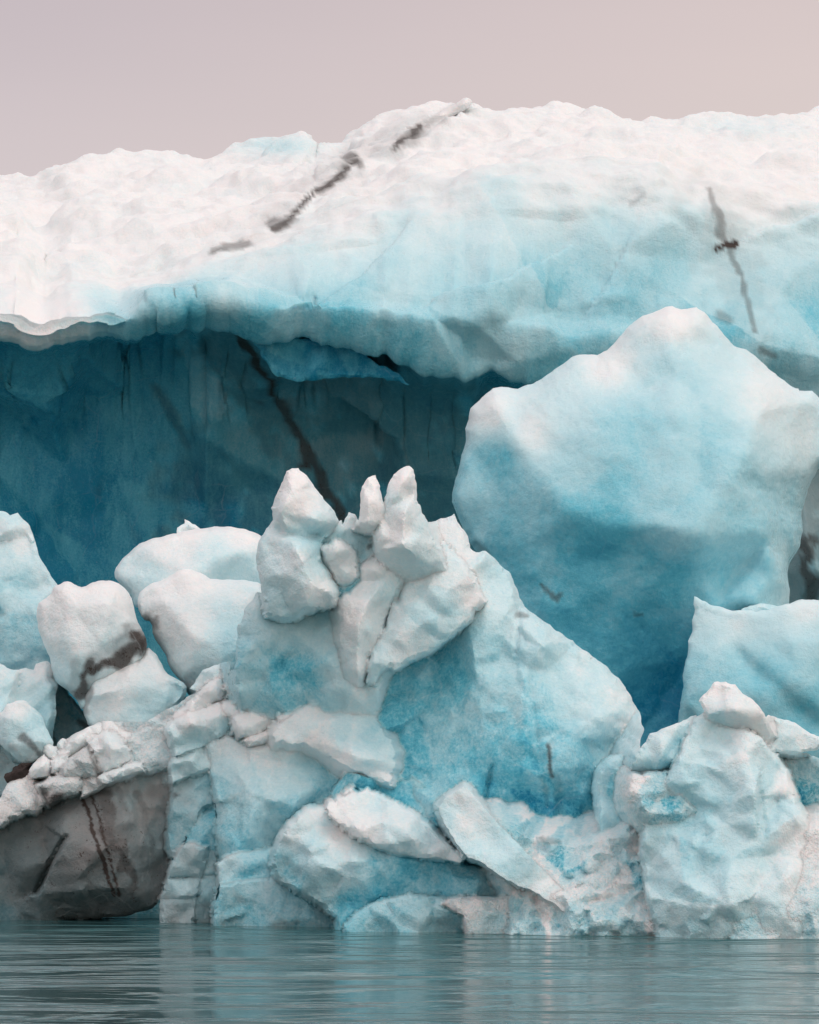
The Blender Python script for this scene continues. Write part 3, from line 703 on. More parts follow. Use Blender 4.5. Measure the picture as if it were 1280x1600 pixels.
piece('body', [(1085, 1122), (1100, 1112), (1130, 1135), (1160, 1140), (1190, 1155), (1215, 1182), (1230, 1205), (1240, 1230), (1250, 1260), (1268, 1295), (1285, 1330), (1300, 1390), (1300, 1530), (1040, 1530), (1010, 1400), (1000, 1330), (1010, 1270), (1040, 1215), (1065, 1175)], 57.6,
      [(1100, 1150, -.2), (1150, 1165, -.3), (1190, 1190, -.5), (1225, 1240, -.7), (1180, 1240, -.95), (1120, 1260, -.9), (1180, 1320, -1.1), (1080, 1330, -.8), (1200, 1400, -1.3), (1100, 1420, -1.1), (1250, 1350, -1.2), (1190, 1245, -.6), (1050, 1260, -.3)], r=10, rd=.3, th=3, lean=.2, sm=3, amp=.05, fa=0., fc=.6,
      cp=[(1100, 1140, .18), (1160, 1170, .12), (1140, 1220, .28), (1100, 1260, .36), (1160, 1270, .32), (1200, 1220, .2), (1215, 1260, .2), (1225, 1230, .04), (1180, 1320, .26), (1100, 1340, .3), (1240, 1300, .05), (1200, 1380, .12), (1130, 1400, .22), (1090, 1440, .3), (1250, 1400, .08), (1200, 1450, .25), (1030, 1300, .3)], gr=[(((1190, 1240), (1192, 1270), (1196, 1300)), 4, .08)], f1=(60, .34), f2=(22, .09), parent=mound)
piece('cap', [(1090, 1095), (1105, 1078), (1115, 1066), (1130, 1064), (1150, 1070), (1165, 1085), (1180, 1098), (1190, 1112), (1197, 1122), (1212, 1150), (1195, 1168), (1150, 1160), (1115, 1158), (1100, 1135), (1102, 1115)], 57.95, sink=[(1110, 1165, .5)], pts=[(1125, 1085, -.3), (1150, 1110, -.5), (1125, 1140, -.3), (1180, 1140, -.4)], r=7, rd=.25, th=1.5, lean=.3, sm=2, fa=0., fc=.5, c=.08, cp=[(1120, 1075, .03), (1150, 1110, .1), (1120, 1140, .2), (1185, 1150, .06)], parent=mound, s=4)
piece('side_fin', [(1190, 1125), (1200, 1117), (1220, 1122), (1245, 1132), (1268, 1145), (1280, 1150), (1310, 1158), (1310, 1166), (1275, 1172), (1240, 1180), (1205, 1175), (1190, 1150)], 58.4, [(1230, 1148, -.35), (1215, 1160, -.3)], r=7, rd=.25, th=1.2, lean=.3, c=.14, parent=mound, s=4)
piece('side_wedge', [(1010, 1160), (1015, 1147), (1030, 1142), (1040, 1137), (1060, 1128), (1088, 1116), (1092, 1140), (1070, 1185), (1045, 1215), (1000, 1220), (988, 1195), (993, 1178), (1004, 1166)], 58.2, sink=[(1185, 1220, .5)], pts=[(1035, 1160, -.45), (1060, 1165, -.4), (1030, 1195, -.4), (1015, 1165, -.3)], r=7, rd=.25, th=1.5, sm=2, lean=.35, cp=[(1050, 1140, .12), (1030, 1160, .14), (1030, 1195, .4), (1070, 1170, .35)], parent=mound, s=4)
piece('side_lump', [(985, 1215), (990, 1210), (1005, 1213), (1020, 1208), (1040, 1208), (1055, 1220), (1070, 1240), (1085, 1262), (1110, 1280), (1128, 1296), (1090, 1312), (1030, 1315), (1000, 1295), (985, 1265), (980, 1240)], 57.5, sink=[(1265, 1315, .5)], pts=[(1020, 1235, -.4), (1050, 1265, -.4), (1010, 1270, -.4), (1085, 1290, -.3)], r=8, rd=.3, th=1.2, sm=1, lean=.3, f1=(28, .2), f2=(11, .07), fk=.25, amp=.03, fs=.4, fa=0., fc=.4, cp=[(1000, 1225, .1), (1040, 1225, .25), (1050, 1260, .42), (1010, 1250, .35), (1090, 1285, .3), (1030, 1295, .2)], parent=mound, s=3.5, mat=MUSH)
piece('foot', [(1130, 1540), (1140, 1440), (1170, 1390), (1200, 1345), (1240, 1300), (1275, 1290), (1330, 1315), (1340, 1540)], 56.8, [(1220, 1360, -.4), (1270, 1330, -.3), (1180, 1430, -.45), (1270, 1420, -.6)], r=10, rd=.3, th=2, sm=1, f1=(50, .14), f2=(14, .05), fk=.2, amp=.05, fs=.4, fa=0., fc=.5, lean=.3, cp=[(1250, 1310, .02), (1200, 1370, .08), (1260, 1400, .1), (1180, 1440, .32), (1250, 1450, .22)], parent=mound, mat=MUSH, s=4)
piece('ice_shard', [(935, 1205), (945, 1192), (960, 1185), (975, 1175), (990, 1160), (1002, 1168), (1000, 1205), (990, 1225), (992, 1260), (985, 1290), (960, 1310), (938, 1312), (935, 1270), (931, 1230)], 59.2, [(965, 1215, -.3), (960, 1270, -.3)], r=9, rd=.3, th=1.2, sm=2, fa=0., fc=.4, c=.38, cp=[(945, 1200, .3), (970, 1230, .42), (940, 1260, .25), (980, 1180, .35), (960, 1300, .3)], s=4, label='upright cloudy blue shard wedged between the round slab and the lower right mound', cat='ice shard')
piece('ice_block', [(1185, 1180), (1230, 1172), (1270, 1180), (1320, 1195), (1330, 1340), (1240, 1340), (1210, 1260)], 59.5, [(1260, 1200, -.3), (1260, 1260, -.3)], r=10, th=2, amp=.07, fa=0., fc=.4, cp=[(1240, 1190, .25), (1270, 1190, .3), (1250, 1240, .55), (1275, 1280, .4)], mat=MUSH, label='grainy dull blue block half hidden behind the right edge of the lower right mound', cat='ice block')

# ------------------------------------------------------------------ round blue slab in the middle
piece('ice_slab', [(655, 815), (675, 815), (690, 811), (705, 806), (710, 803), (714, 815), (730, 835), (736, 856), (745, 862), (760, 862), (775, 875), (795, 895), (805, 915), (815, 937), (820, 948), (830, 955), (870, 985), (910, 1013), (945, 1040), (975, 1070), (990, 1095), (1002, 1120), (1006, 1140), (1000, 1165), (1005, 1200), (1000, 1340), (900, 1400), (700, 1400), (600, 1330), (560, 1250), (560, 1100), (580, 1000), (600, 940), (640, 880)], 62.3,
      [(700, 840, -.3), (745, 900, -.6), (790, 960, -.9), (850, 1010, -1.0), (920, 1060, -.9), (970, 1110, -.6), (760, 950, -.9), (700, 1010, -.7), (640, 1060, -.6), (760, 1060, -1.1), (850, 1080, -1.4), (930, 1120, -1.1), (800, 1150, -1.5), (870, 1180, -1.5), (700, 1130, -.9), (640, 1160, -.7), (760, 1200, -1.2), (770, 1270, -.9), (860, 1290, -1.1), (930, 1260, -.8), (690, 1250, -.8), (980, 1180, -.5), (720, 1230, -1.1)],
      r=16, rd=.9, th=3.5, sm=2, k=.45, amp=.035, fs=.6, fa=0., fc=.6, lean=.2,
      cp=[(700, 830, .06), (730, 870, .08), (720, 930, .05), (760, 940, .14), (780, 890, .25), (800, 970, .2), (850, 1000, .22), (900, 1040, .14), (960, 1090, .1), (990, 1130, .08), (870, 1060, .28), (930, 1110, .22), (760, 1010, .36), (690, 1050, .48), (630, 1060, .55), (620, 1120, .52), (700, 1130, .45), (800, 1080, .4), (820, 1150, .46), (760, 1170, .5), (690, 1190, .5), (640, 1180, .5), (900, 1170, .45), (960, 1180, .42), (770, 1260, .7), (820, 1260, .65), (900, 1270, .7), (960, 1240, .6), (860, 1210, .5), (730, 1240, .48), (680, 1250, .4)],
      ds=[(((812, 958), (822, 962)), 4, .6), (((857, 1165), (860, 1190), (862, 1215)), 4, .85), (((865, 1215), (880, 1270)), 7, .2), (((848, 1215), (855, 1260)), 4, .25), (((815, 1312), (870, 1316)), 7, .35)],
      gr=[(((770, 1195), (762, 1230), (758, 1262)), 4, .12), (((806, 905), (812, 980), (806, 1020)), 4, .1), (((830, 1060), (838, 1130), (842, 1170)), 4, .06)], s=4.5,
      label='big rounded turquoise slab in the middle with a bright curved right rim', cat='ice slab')

# ------------------------------------------------------------------ spired pinnacle
pin = thing('ice_pinnacle', 545, 1300, 61.5, 'jagged white ice pinnacle with three pointed spires standing left of the round blue slab', 'ice pinnacle')
piece('base', [(366, 1060), (370, 985), (383, 950), (405, 925), (450, 930), (500, 900), (560, 880), (640, 900), (640, 1010), (600, 1060), (590, 1120), (540, 1130), (480, 1120), (420, 1125), (375, 1110)], 61.8, sink=[(1070, 1130, .45)], pts=[(400, 980, -.3), (460, 990, -.5), (500, 960, -.3), (520, 1040, -.6), (440, 1040, -.25), (400, 1075, -.2), (480, 1080, -.2), (560, 1090, -.5)], r=12, rd=.3, th=2.5, sm=2, fa=0., fc=.7, lean=.2, cp=[(385, 960, .2), (430, 985, .22), (480, 985, .2), (400, 1020, .34), (440, 1045, .55), (480, 1060, .52), (460, 1085, .4), (510, 1000, .2), (535, 1060, .2), (385, 1060, .4), (560, 1080, .15)], parent=pin, s=4.5)
piece('middle_ridge', [(490, 850), (515, 825), (533, 813), (537, 818), (545, 802), (556, 802), (562, 815), (600, 825), (640, 850), (640, 900), (600, 930), (560, 940), (525, 950), (500, 900)], 61.6, [(545, 830, -.2), (540, 880, -.15), (590, 880, -.2)], r=6, rd=.25, th=1.5, lean=.2, sm=2, cp=[(545, 808, .06), (530, 850, .28), (580, 870, .25), (520, 900, .45), (530, 935, .5)], ds=[(((583, 838),), 5, .5), (((560, 850), (562, 862)), 7, .25), (((577, 853),), 4, .6), (((558, 823),), 4, .6)], parent=pin, s=4)
piece('spire', [(424, 795), (428, 783), (433, 772), (440, 755), (448, 736), (455, 731), (466, 731), (478, 742), (490, 758), (505, 780), (520, 795), (526, 806), (530, 815), (524, 828), (508, 842), (501, 858), (507, 882), (518, 905), (529, 925), (526, 945), (508, 949), (485, 955), (460, 968), (440, 968), (415, 962), (412, 945), (408, 920), (402, 890), (400, 865), (404, 847), (414, 830), (426, 812)], 61.15,
      [(455, 765, -.5), (440, 800, -.55), (490, 810, -.45), (432, 815, -.3), (480, 828, -.3), (520, 820, -.2), (450, 835, -.55), (465, 860, -.8), (490, 915, -.9), (480, 945, -.7), (425, 860, -.35), (435, 920, -.5), (515, 925, -.5)], gr=[(((422, 822), (452, 836), (488, 840), (530, 822)), 8, .22)], r=14, rd=.7, th=1.5, sm=2, amp=.015, fa=0., k=.3, wall=.1, lean=.15, f1=(34, .10), f2=(13, .025), fk=.04, cp=[(460, 750, .0), (470, 790, .01), (520, 815, .1), (440, 825, .14), (480, 838, .3), (430, 860, .16), (470, 870, .04), (495, 920, .03), (430, 930, .24), (510, 880, .26), (500, 850, .36), (450, 960, .2)], parent=pin, s=3.5)
piece('spire', [(553, 828), (560, 815), (564, 790), (566, 762), (575, 748), (587, 743), (592, 756), (597, 778), (601, 790), (600, 815), (588, 838), (570, 834)], 60.9, sink=[(815, 838, .4)], pts=[(577, 785, -.35), (575, 815, -.35), (585, 765, -.2)], r=8, rd=.35, th=.7, sm=1, k=.3, wall=.1, fa=0., c=.02, f1=(34, .10), f2=(13, .025), fk=.04, lean=.1, parent=pin, s=3, ds=[(((557, 826),), 4, .5)])
piece('spire', [(594, 800), (598, 792), (602, 775), (607, 757), (616, 742), (626, 732), (640, 729), (645, 735), (648, 748), (650, 770), (654, 785), (659, 790), (659, 803), (668, 813), (684, 850), (704, 900), (694, 942), (645, 935), (606, 905), (586, 865), (585, 835)], 61.0, sink=[(835, 945, .95)], pts=[(628, 755, -.5), (632, 800, -.65), (612, 790, -.3), (650, 810, -.35), (630, 850, -.8), (650, 870, -.6), (605, 855, -.5)], r=10, rd=.5, th=1.2, sm=1, fa=0., k=.35, wall=.1, f1=(34, .10), f2=(13, .025), fk=.04, c=.02, cp=[(630, 750, .0), (630, 830, .02), (605, 780, .14), (655, 830, .12), (660, 880, .12)], lean=.15, parent=pin, s=3.5)
piece('lump', [(498, 858), (525, 845), (535, 848), (555, 862), (560, 880), (562, 900), (552, 913), (540, 918), (525, 913), (515, 890)], 61.35, [(525, 862, -.4), (545, 895, -.45), (530, 885, -.3)], r=6, rd=.25, th=1, sm=1, c=.06, fa=0., fc=.3, parent=pin, s=3)
piece('column', [(562, 885), (580, 862), (600, 868), (620, 880), (634, 890), (632, 910), (617, 930), (607, 958), (602, 985), (592, 1003), (582, 1015), (577, 1040), (571, 1072), (560, 1088), (545, 1086), (540, 1060), (535, 1030), (528, 1000), (526, 960), (530, 937), (546, 925), (561, 908)], 61.3, sink=[(1040, 1088, .5), (890, 862, .35)], pts=[(585, 890, -.45), (575, 940, -.6), (560, 980, -.65), (558, 1030, -.5), (605, 905, -.35), (560, 1070, -.4), (592, 950, -.3)], r=8, rd=.3, th=1.2, sm=2, k=.45, wall=.2, amp=.015, f1=(34, .10), f2=(13, .025), fk=.04, fa=0., lean=.1, c=.04, cp=[(580, 890, .03), (555, 960, .02), (600, 920, .16), (590, 980, .12), (560, 1060, .05), (540, 1040, .15)], parent=pin, s=3.5)
piece('wing', [(625, 895), (655, 862), (680, 838), (700, 855), (725, 880), (742, 912), (757, 940), (742, 954), (728, 975), (700, 1000), (670, 1019), (640, 1032), (625, 1040), (617, 1046), (610, 1040), (597, 1048), (584, 1070), (573, 1066), (576, 1040), (582, 1012), (604, 985), (614, 935)], 61.55, sink=[(880, 840, .35)], pts=[(660, 890, -.5), (700, 920, -.7), (650, 940, -.75), (625, 990, -.7), (680, 970, -.75), (600, 1020, -.5), (735, 938, -.3)], r=6, rd=.2, th=1.2, sm=2, fa=0., fc=.4, lean=.35, cp=[(660, 880, .1), (700, 900, .14), (740, 935, .04), (640, 930, .12), (650, 980, .2), (700, 975, .22), (610, 1010, .16), (620, 1035, .14), (585, 1055, .2)], gr=[(((605, 868), (632, 895), (622, 940)), 5, .2)], parent=pin, s=3.5)

# ------------------------------------------------------------------ upper left blocks
chunk('ice_block', [(-90, 800), (-20, 798), (0, 799), (8, 801), (16, 806), (28, 802), (35, 808), (47, 824), (56, 847), (69, 881), (88, 913), (95, 960), (90, 1080), (-90, 1080)], 69.5, [(20, 830, -.4), (40, 880, -.7), (0, 930, -.9), (50, 990, -.8), (-40, 850, -.6), (30, 815, -.1)], r=9, rd=.4, th=3, sm=3, lean=.2, cp=[(20, 820, .2), (30, 850, .08), (0, 850, .15), (30, 920, .28), (0, 980, .36), (60, 980, .34), (70, 900, .15), (-60, 900, .3)], d=.05, label='tall grey-blue block with a slanting right edge at the far left margin', cat='ice block')
chunk('ice_block', [(180, 890), (190, 875), (200, 865), (213, 853), (235, 841), (275, 833), (300, 827), (340, 824), (380, 824), (400, 832), (412, 840), (440, 870), (440, 960), (300, 970), (215, 955), (200, 925), (182, 905)], 68, [(240, 870, -.6), (320, 850, -.6), (380, 860, -.7), (300, 900, -.9), (210, 900, -.4)], r=14, rd=.9, th=2.5, soft=1, sm=4, lean=.3, fa=0., k=.3, wall=.2, f1=(60, .12), f2=(22, .03), fk=.05, c=.1, cp=[(300, 835, .02), (380, 835, .02), (330, 870, .14), (250, 850, .06), (220, 900, .2), (380, 890, .2), (200, 890, .12)], label='long low smooth white block with a rounded back behind the left white blocks', cat='ice block')
chunk('ice_shard', [(276, 842), (277, 822), (288, 818), (290, 811), (298, 815), (306, 820), (314, 829), (305, 845)], 68.8, [(292, 825, -.15)], r=4, rd=.12, th=.4, sm=0, c=.08, s=2.5, amp=.01, fa=0., label='tiny pointed ice chip on the back of the long low white block', cat='ice chip')
chunk('ice_block', [(213, 932), (220, 922), (240, 912), (265, 903), (275, 895), (283, 890), (300, 888), (318, 895), (333, 906), (370, 909), (412, 911), (440, 960), (430, 1070), (380, 1110), (310, 1110), (285, 1070), (270, 1052), (262, 1035), (258, 1020), (250, 1008), (243, 995), (240, 970), (222, 968), (212, 950)], 65.6, [(260, 940, -.6), (300, 930, -.7), (380, 940, -.6), (300, 1000, -1.0), (380, 1000, -.9), (290, 1045, -.8), (235, 945, -.3), (350, 1050, -.9)], r=13, rd=.8, th=2, soft=1, k=.4, wall=.2, sm=4, f1=(60, .12), f2=(22, .03), fk=.05, lean=.25, amp=.03, fa=0., cp=[(300, 900, .02), (250, 930, .05), (300, 980, .06), (380, 930, .1), (390, 980, .26), (370, 1030, .36), (320, 1030, .14), (280, 1040, .1), (400, 1050, .4)], ds=[(((232, 962), (238, 975)), 7, .55), (((244, 965), (244, 980)), 3, .6)], d=.02, label='rounded white block with a grey smudged left corner beside the dirt-banded block', cat='ice block')
blk = thing('ice_block', 170, 1135, 65, 'rounded white block split by a jagged brown dirt band at the left', 'ice block')
chunk('upper_half', [(60, 945), (64, 940), (80, 932), (84, 916), (98, 909), (108, 907), (118, 915), (130, 918), (150, 909), (165, 908), (181, 910), (198, 925), (206, 940), (211, 963), (218, 978), (226, 995), (230, 1012), (220, 1040), (190, 1065), (160, 1085), (140, 1110), (128, 1112), (115, 1090), (103, 1076), (90, 1068), (82, 1050), (75, 1020), (64, 1000), (58, 970)], 64.8, [(110, 940, -.6), (170, 940, -.7), (100, 1000, -.7), (160, 1000, -.95), (200, 990, -.6), (120, 1050, -.7), (160, 1040, -.8), (75, 960, -.2)], r=14, rd=.8, th=2, soft=1, k=.4, wall=.2, sm=3, f1=(60, .12), f2=(22, .03), fk=.05, lean=.2, amp=.03, fa=0., cp=[(110, 920, .02), (170, 930, .02), (130, 980, .06), (90, 1000, .12), (100, 1050, .2), (160, 1010, .08)], d=.03,
      ds=[(((205, 985), (222, 1000)), 12, .5), (((218, 992), (222, 1015)), 10, 1.05), (((222, 1000), (215, 1008), (195, 1022), (178, 1036), (160, 1044), (145, 1052)), 10, 1.0), (((200, 1005), (150, 1030)), 16, .2), (((142, 1035), (133, 1060), (127, 1088)), 9, .95), (((225, 990), (180, 1025), (130, 1075)), 20, .3), (((120, 1040), (110, 1090)), 10, .3)], parent=blk, s=4)
chunk('lower_half', [(128, 1112), (130, 1090), (135, 1072), (142, 1058), (152, 1048), (165, 1050), (178, 1040), (190, 1028), (205, 1032), (218, 1026), (230, 1011), (240, 1018), (250, 1035), (258, 1048), (275, 1060), (290, 1066), (295, 1076), (285, 1100), (262, 1120), (240, 1138), (200, 1150), (165, 1148), (140, 1138)], 64.5, sink=[(1055, 1018, .25)], pts=[(200, 1050, -.6), (180, 1080, -.8), (240, 1075, -.7), (150, 1085, -.6), (240, 1105, -.5), (180, 1120, -.6)], r=12, rd=.6, th=1.6, soft=1, k=.5, wall=.2, sm=3, f1=(60, .12), f2=(22, .03), fk=.05, lean=.3, amp=.03, fa=0., cp=[(200, 1050, .03), (250, 1060, .05), (180, 1090, .08), (240, 1100, .22), (280, 1085, .3), (200, 1125, .15)], d=.08, ds=[(((150, 1048), (180, 1040), (215, 1025)), 7, .4), (((135, 1075), (130, 1105)), 9, .6), (((225, 1015), (215, 1030)), 9, .7)], parent=blk, s=4)
chunk('ice_block', [(88, 1066), (98, 1072), (106, 1086), (118, 1096), (127, 1110), (140, 1125), (150, 1140), (130, 1155), (110, 1175), (80, 1180), (80, 1150)], 66, [(105, 1110, -.2), (110, 1140, -.3)], r=8, c=.45, d=.16, th=1, ds=[(((125, 1128), (142, 1136)), 6, .8), (((85, 1150), (88, 1172)), 6, .7)], s=4, label='dim grey triangular block in the gap below the dirt-banded white block', cat='ice block')
chunk('ice_block', [(-90, 1020), (-20, 1030), (0, 1036), (10, 1043), (22, 1046), (40, 1042), (54, 1045), (57, 1035), (65, 1032), (75, 1033), (80, 1042), (82, 1058), (89, 1073), (88, 1110), (86, 1130), (83, 1165), (60, 1200), (-90, 1200)], 65.2, [(20, 1080, -.5), (60, 1060, -.4), (70, 1100, -.5), (0, 1120, -.7), (70, 1045, -.2)], r=7, rd=.3, th=2, sm=2, lean=.3, cp=[(20, 1060, .12), (70, 1040, .06), (80, 1110, .3), (30, 1100, .16), (75, 1140, .36), (-50, 1100, .2)], gr=[(((-20, 1110), (30, 1065), (60, 1050)), 4, .06), (((0, 1125), (50, 1080), (80, 1060)), 4, .06), (((30, 1135), (80, 1090)), 4, .06)], s=4, label='pale ribbed block with a flat right edge under the tall grey-blue block', cat='ice block')
chunk('ice_block', [(-90, 1115), (-20, 1120), (0, 1118), (10, 1103), (20, 1095), (32, 1096), (45, 1100), (60, 1112), (70, 1130), (76, 1145), (83, 1166), (70, 1182), (55, 1190), (33, 1194), (20, 1182), (8, 1168), (-5, 1158), (-90, 1140)], 63.8, [(25, 1120, -.5), (50, 1140, -.5), (30, 1165, -.4), (-40, 1130, -.3)], r=12, rd=.4, th=1.2, soft=1, lean=.25, c=.12, cp=[(25, 1105, .03), (60, 1140, .25), (20, 1150, .18), (40, 1180, .25)], d=.06, ds=[(((38, 1150), (50, 1168), (62, 1182)), 5, .75), (((30, 1162), (55, 1185)), 9, .25)], s=3.5, label='small rounded hump with dark scratches in front of the ribbed block at the left margin', cat='ice lump')
chunk('ice_block', [(-90, 1150), (-20, 1158), (0, 1163), (10, 1175), (33, 1196), (40, 1215), (20, 1240), (-90, 1260)], 64.6, [(-10, 1195, -.3)], r=7, c=.25, d=.1, th=1, s=4, label='small flat grey slab below the rounded hump at the left margin', cat='ice slab')
tag(chunk('dirt_clump', [(11, 1215), (16, 1206), (28, 1196), (40, 1191), (52, 1191), (52, 1205), (36, 1220), (20, 1225)], 63.4, [(32, 1204, -.25)], r=6, rd=.2, th=.4, amp=.06, fs=.2, c=.5, d=1, mat=GRIT, s=2.5), 'black-brown clump of grit frozen between the white rubble at the left', 'dirt clump')

# ------------------------------------------------------------------ dirty block at the left waterline
piece('dirty_ice_block', [(-90, 1310), (-40, 1295), (0, 1284), (20, 1273), (45, 1263), (70, 1256), (95, 1249), (125, 1241), (150, 1234), (172, 1222), (205, 1208), (225, 1202), (245, 1200), (262, 1204), (270, 1216), (273, 1240), (266, 1262), (264, 1300), (268, 1330), (270, 1346), (262, 1378), (250, 1405), (238, 1420), (205, 1429), (150, 1435), (100, 1436), (60, 1470), (0, 1490), (-90, 1490)], 63.6,
      [(60, 1280, -.5), (0, 1320, -.6), (40, 1350, -.75), (98, 1312, -.85), (103, 1310, -1.1), (78, 1350, -.7), (85, 1350, -1.1), (57, 1393, -.55), (64, 1396, -1.0), (130, 1270, -.8), (200, 1240, -.8), (245, 1225, -.4), (150, 1330, -1.3), (220, 1320, -1.1), (255, 1300, -.5), (130, 1390, -1.2), (200, 1385, -1.1), (160, 1418, -.6), (240, 1385, -.6), (20, 1410, -.5), (252, 1350, -.5), (100, 1420, -.6)],
      r=10, rd=.35, th=3, sm=2, amp=.04, fs=.6, fa=0., fc=.6, lean=.1, cp=[(30, 1300, .2), (20, 1400, .3), (10, 1425, .6), (150, 1300, .06), (240, 1250, .08), (150, 1420, .3), (250, 1300, .15)],
      d=[(0, 1300, 0.82), (60, 1290, 0.86), (40, 1380, 0.86), (20, 1425, 0.80), (110, 1280, 0.82), (120, 1350, 0.88), (150, 1415, 0.88), (200, 1410, 0.88), (180, 1300, 0.88), (165, 1270, 0.88), (215, 1330, 0.82), (205, 1240, 0.42), (240, 1240, 0.70), (250, 1320, 0.51), (245, 1380, 0.79), (225, 1215, 0.20)],
      ds=[(((128, 1240), (138, 1270), (152, 1320), (166, 1365), (178, 1398)), 3.2, 1.2), (((143, 1242), (158, 1290), (172, 1345), (186, 1398)), 2.8, 1.1), (((215, 1240), (232, 1300), (242, 1370)), 8, .72), (((105, 1265), (125, 1330), (140, 1400)), 7, .8), (((150, 1300), (165, 1420)), 10, .8), (((20, 1310), (45, 1350), (60, 1400)), 8, .7), (((60, 1300), (85, 1330), (95, 1400)), 14, .7), (((195, 1225), (205, 1260)), 8, .6), (((135, 1240), (150, 1290), (168, 1350), (182, 1398)), 9, .85), (((160, 1240), (180, 1310), (205, 1385)), 20, .95), (((185, 1235), (205, 1300), (225, 1360)), 8, .75), (((103, 1308), (78, 1348), (57, 1395)), 4, .25)], gr=[(((103, 1308), (80, 1346), (57, 1395)), 4, .2)], s=4,
      label='massive brown dirt-stained block with two dark parallel stripes at the left waterline', cat='dirty ice block')
piece('ice_block', [(-90, 1220), (-30, 1225), (0, 1246), (10, 1229), (30, 1213), (45, 1206), (56, 1216), (64, 1232), (76, 1254), (55, 1270), (30, 1276), (0, 1292), (-90, 1320)], 63.2, [(30, 1235, -.4), (50, 1250, -.4), (0, 1270, -.4)], r=8, rd=.3, th=1.2, sm=1, amp=.05, fs=.4, fa=0., fc=.35, lean=.5, c=.04, d=[(40, 1220, .02), (40, 1250, .12), (10, 1275, .3), (-30, 1260, .1)], mat=MUSH, s=3, label='white crusty block with tan lower edge on the brown block, far left', cat='ice block')

# ------------------------------------------------------------------ rubble
piece('crushed_ice_bed', [(40, 1215), (66, 1175), (90, 1165), (120, 1145), (160, 1128), (230, 1128), (300, 1085), (350, 1050), (390, 1075), (440, 1085), (480, 1095), (460, 1150), (400, 1165), (330, 1190), (275, 1230), (200, 1215), (130, 1250), (70, 1262), (20, 1270)], 63.6, [(150, 1180, -.2), (280, 1150, -.4), (400, 1120, -.9), (80, 1220, -.2)], k=.9, skew=-.3, c=.12, d=[(60, 1220, .3), (130, 1220, .32), (180, 1190, .12), (240, 1170, .16), (330, 1100, .02), (430, 1110, .0)], mat=MUSH, f1=(26, .14), f2=(10, .05), label='bed of crushed dirty white ice packed under the small rubble', cat='crushed ice')
G1 = 'broken rubble on the brown block'
for o_, Y_, p_, c_, d_, l_ in (
    ([(67, 1167), (75, 1161), (89, 1168), (92, 1178), (82, 1189), (72, 1182)], 63.4, [(79, 1173, -.2)], .06, .03, 'small pinkish ice cube at the lower right foot of the ribbed block'),
    ([(89, 1163), (98, 1153), (108, 1154), (110, 1165), (94, 1175)], 63.5, [(100, 1162, -.2)], .06, .03, 'small round ice pebble between the pinkish cube and the slanting plate'),
    ([(86, 1186), (100, 1172), (108, 1160), (120, 1148), (136, 1138), (156, 1134), (158, 1145), (142, 1162), (112, 1179), (95, 1192)], 63.3, [(130, 1152, -.25), (105, 1175, -.2)], .05, .04, 'slanting pale plate of ice below the dim grey triangular block'),
    ([(156, 1136), (162, 1130), (170, 1126), (178, 1129), (188, 1138), (205, 1145), (215, 1150), (213, 1161), (196, 1168), (172, 1155)], 63.4, [(178, 1142, -.25), (200, 1154, -.2)], .04, .03, 'white wedge with a notched right end under the lower half of the dirt-banded block'),
    ([(138, 1162), (160, 1146), (178, 1144), (191, 1155), (202, 1175), (204, 1188), (186, 1200), (165, 1206), (154, 1196), (147, 1176)], 63.0, [(172, 1160, -.4), (175, 1188, -.35), (192, 1175, -.3)], .07, .04, 'largest pale round-edged chunk in the middle of the rubble above the brown block'),
    ([(46, 1204), (55, 1191), (67, 1183), (79, 1189), (84, 1201), (76, 1212), (50, 1214)], 63.1, [(66, 1197, -.3)], .03, .03, 'white pointed lump beside the black-brown grit clump'),
    ([(80, 1192), (93, 1180), (106, 1176), (104, 1193), (92, 1207), (82, 1206)], 63.0, [(93, 1192, -.25)], .06, .06, 'pale knob between the white pointed lump and the brown-faced slab'),
    ([(92, 1200), (112, 1184), (141, 1163), (147, 1172), (153, 1195), (162, 1206), (150, 1214), (130, 1214), (100, 1212)], 62.9, [(125, 1188, -.3), (145, 1195, -.3), (115, 1203, -.3)], .08, .3, 'brown-faced slab with black specks left of the largest rubble chunk'),
    ([(62, 1228), (90, 1213), (110, 1206), (126, 1212), (134, 1226), (120, 1240), (95, 1246), (76, 1256), (66, 1240)], 62.8, [(95, 1226, -.35), (115, 1222, -.35)], .06, .17, 'tan crumbling lump on top of the brown block above its dark hole'),
    ([(126, 1222), (150, 1208), (165, 1212), (175, 1222), (150, 1238), (128, 1244)], 62.85, [(150, 1224, -.25)], .06, .3, 'brown gritty wedge between the tan lump and the sausage-shaped piece'),
    ([(154, 1216), (160, 1209), (190, 1200), (206, 1194), (222, 1193), (224, 1203), (200, 1213), (178, 1221), (160, 1223)], 62.7, [(180, 1210, -.3), (205, 1203, -.25)], .08, .06, 'sausage-shaped grey piece lying along the top edge of the brown block'),
    ([(200, 1156), (208, 1147), (222, 1139), (240, 1133), (262, 1128), (272, 1150), (276, 1182), (264, 1204), (232, 1208), (202, 1204)], 63.3, [(240, 1155, -.35), (240, 1185, -.4)], .12, .1, 'grey granular heap of crushed ice right of the largest rubble chunk')):
    piece('ice_rubble', o_, Y_, p_, r=6, rd=.2, th=.5, sm=0, k=.6, wall=.2, f1=(22, .13), f2=(9, .03), fk=.05, amp=.012, fs=.35, fa=0., fc=.3, lean=.35, c=c_, d=d_, s=3, mat=MUSH if d_ > .09 else ICE, label=l_, cat='ice rubble', group=G1,
          ds=[(((140, 1165), (148, 1190), (156, 1208)), 6, .8)] if l_.startswith('brown-faced') else [(((66, 1236), (72, 1252), (92, 1245)), 9, .95)] if l_.startswith('tan') else ())
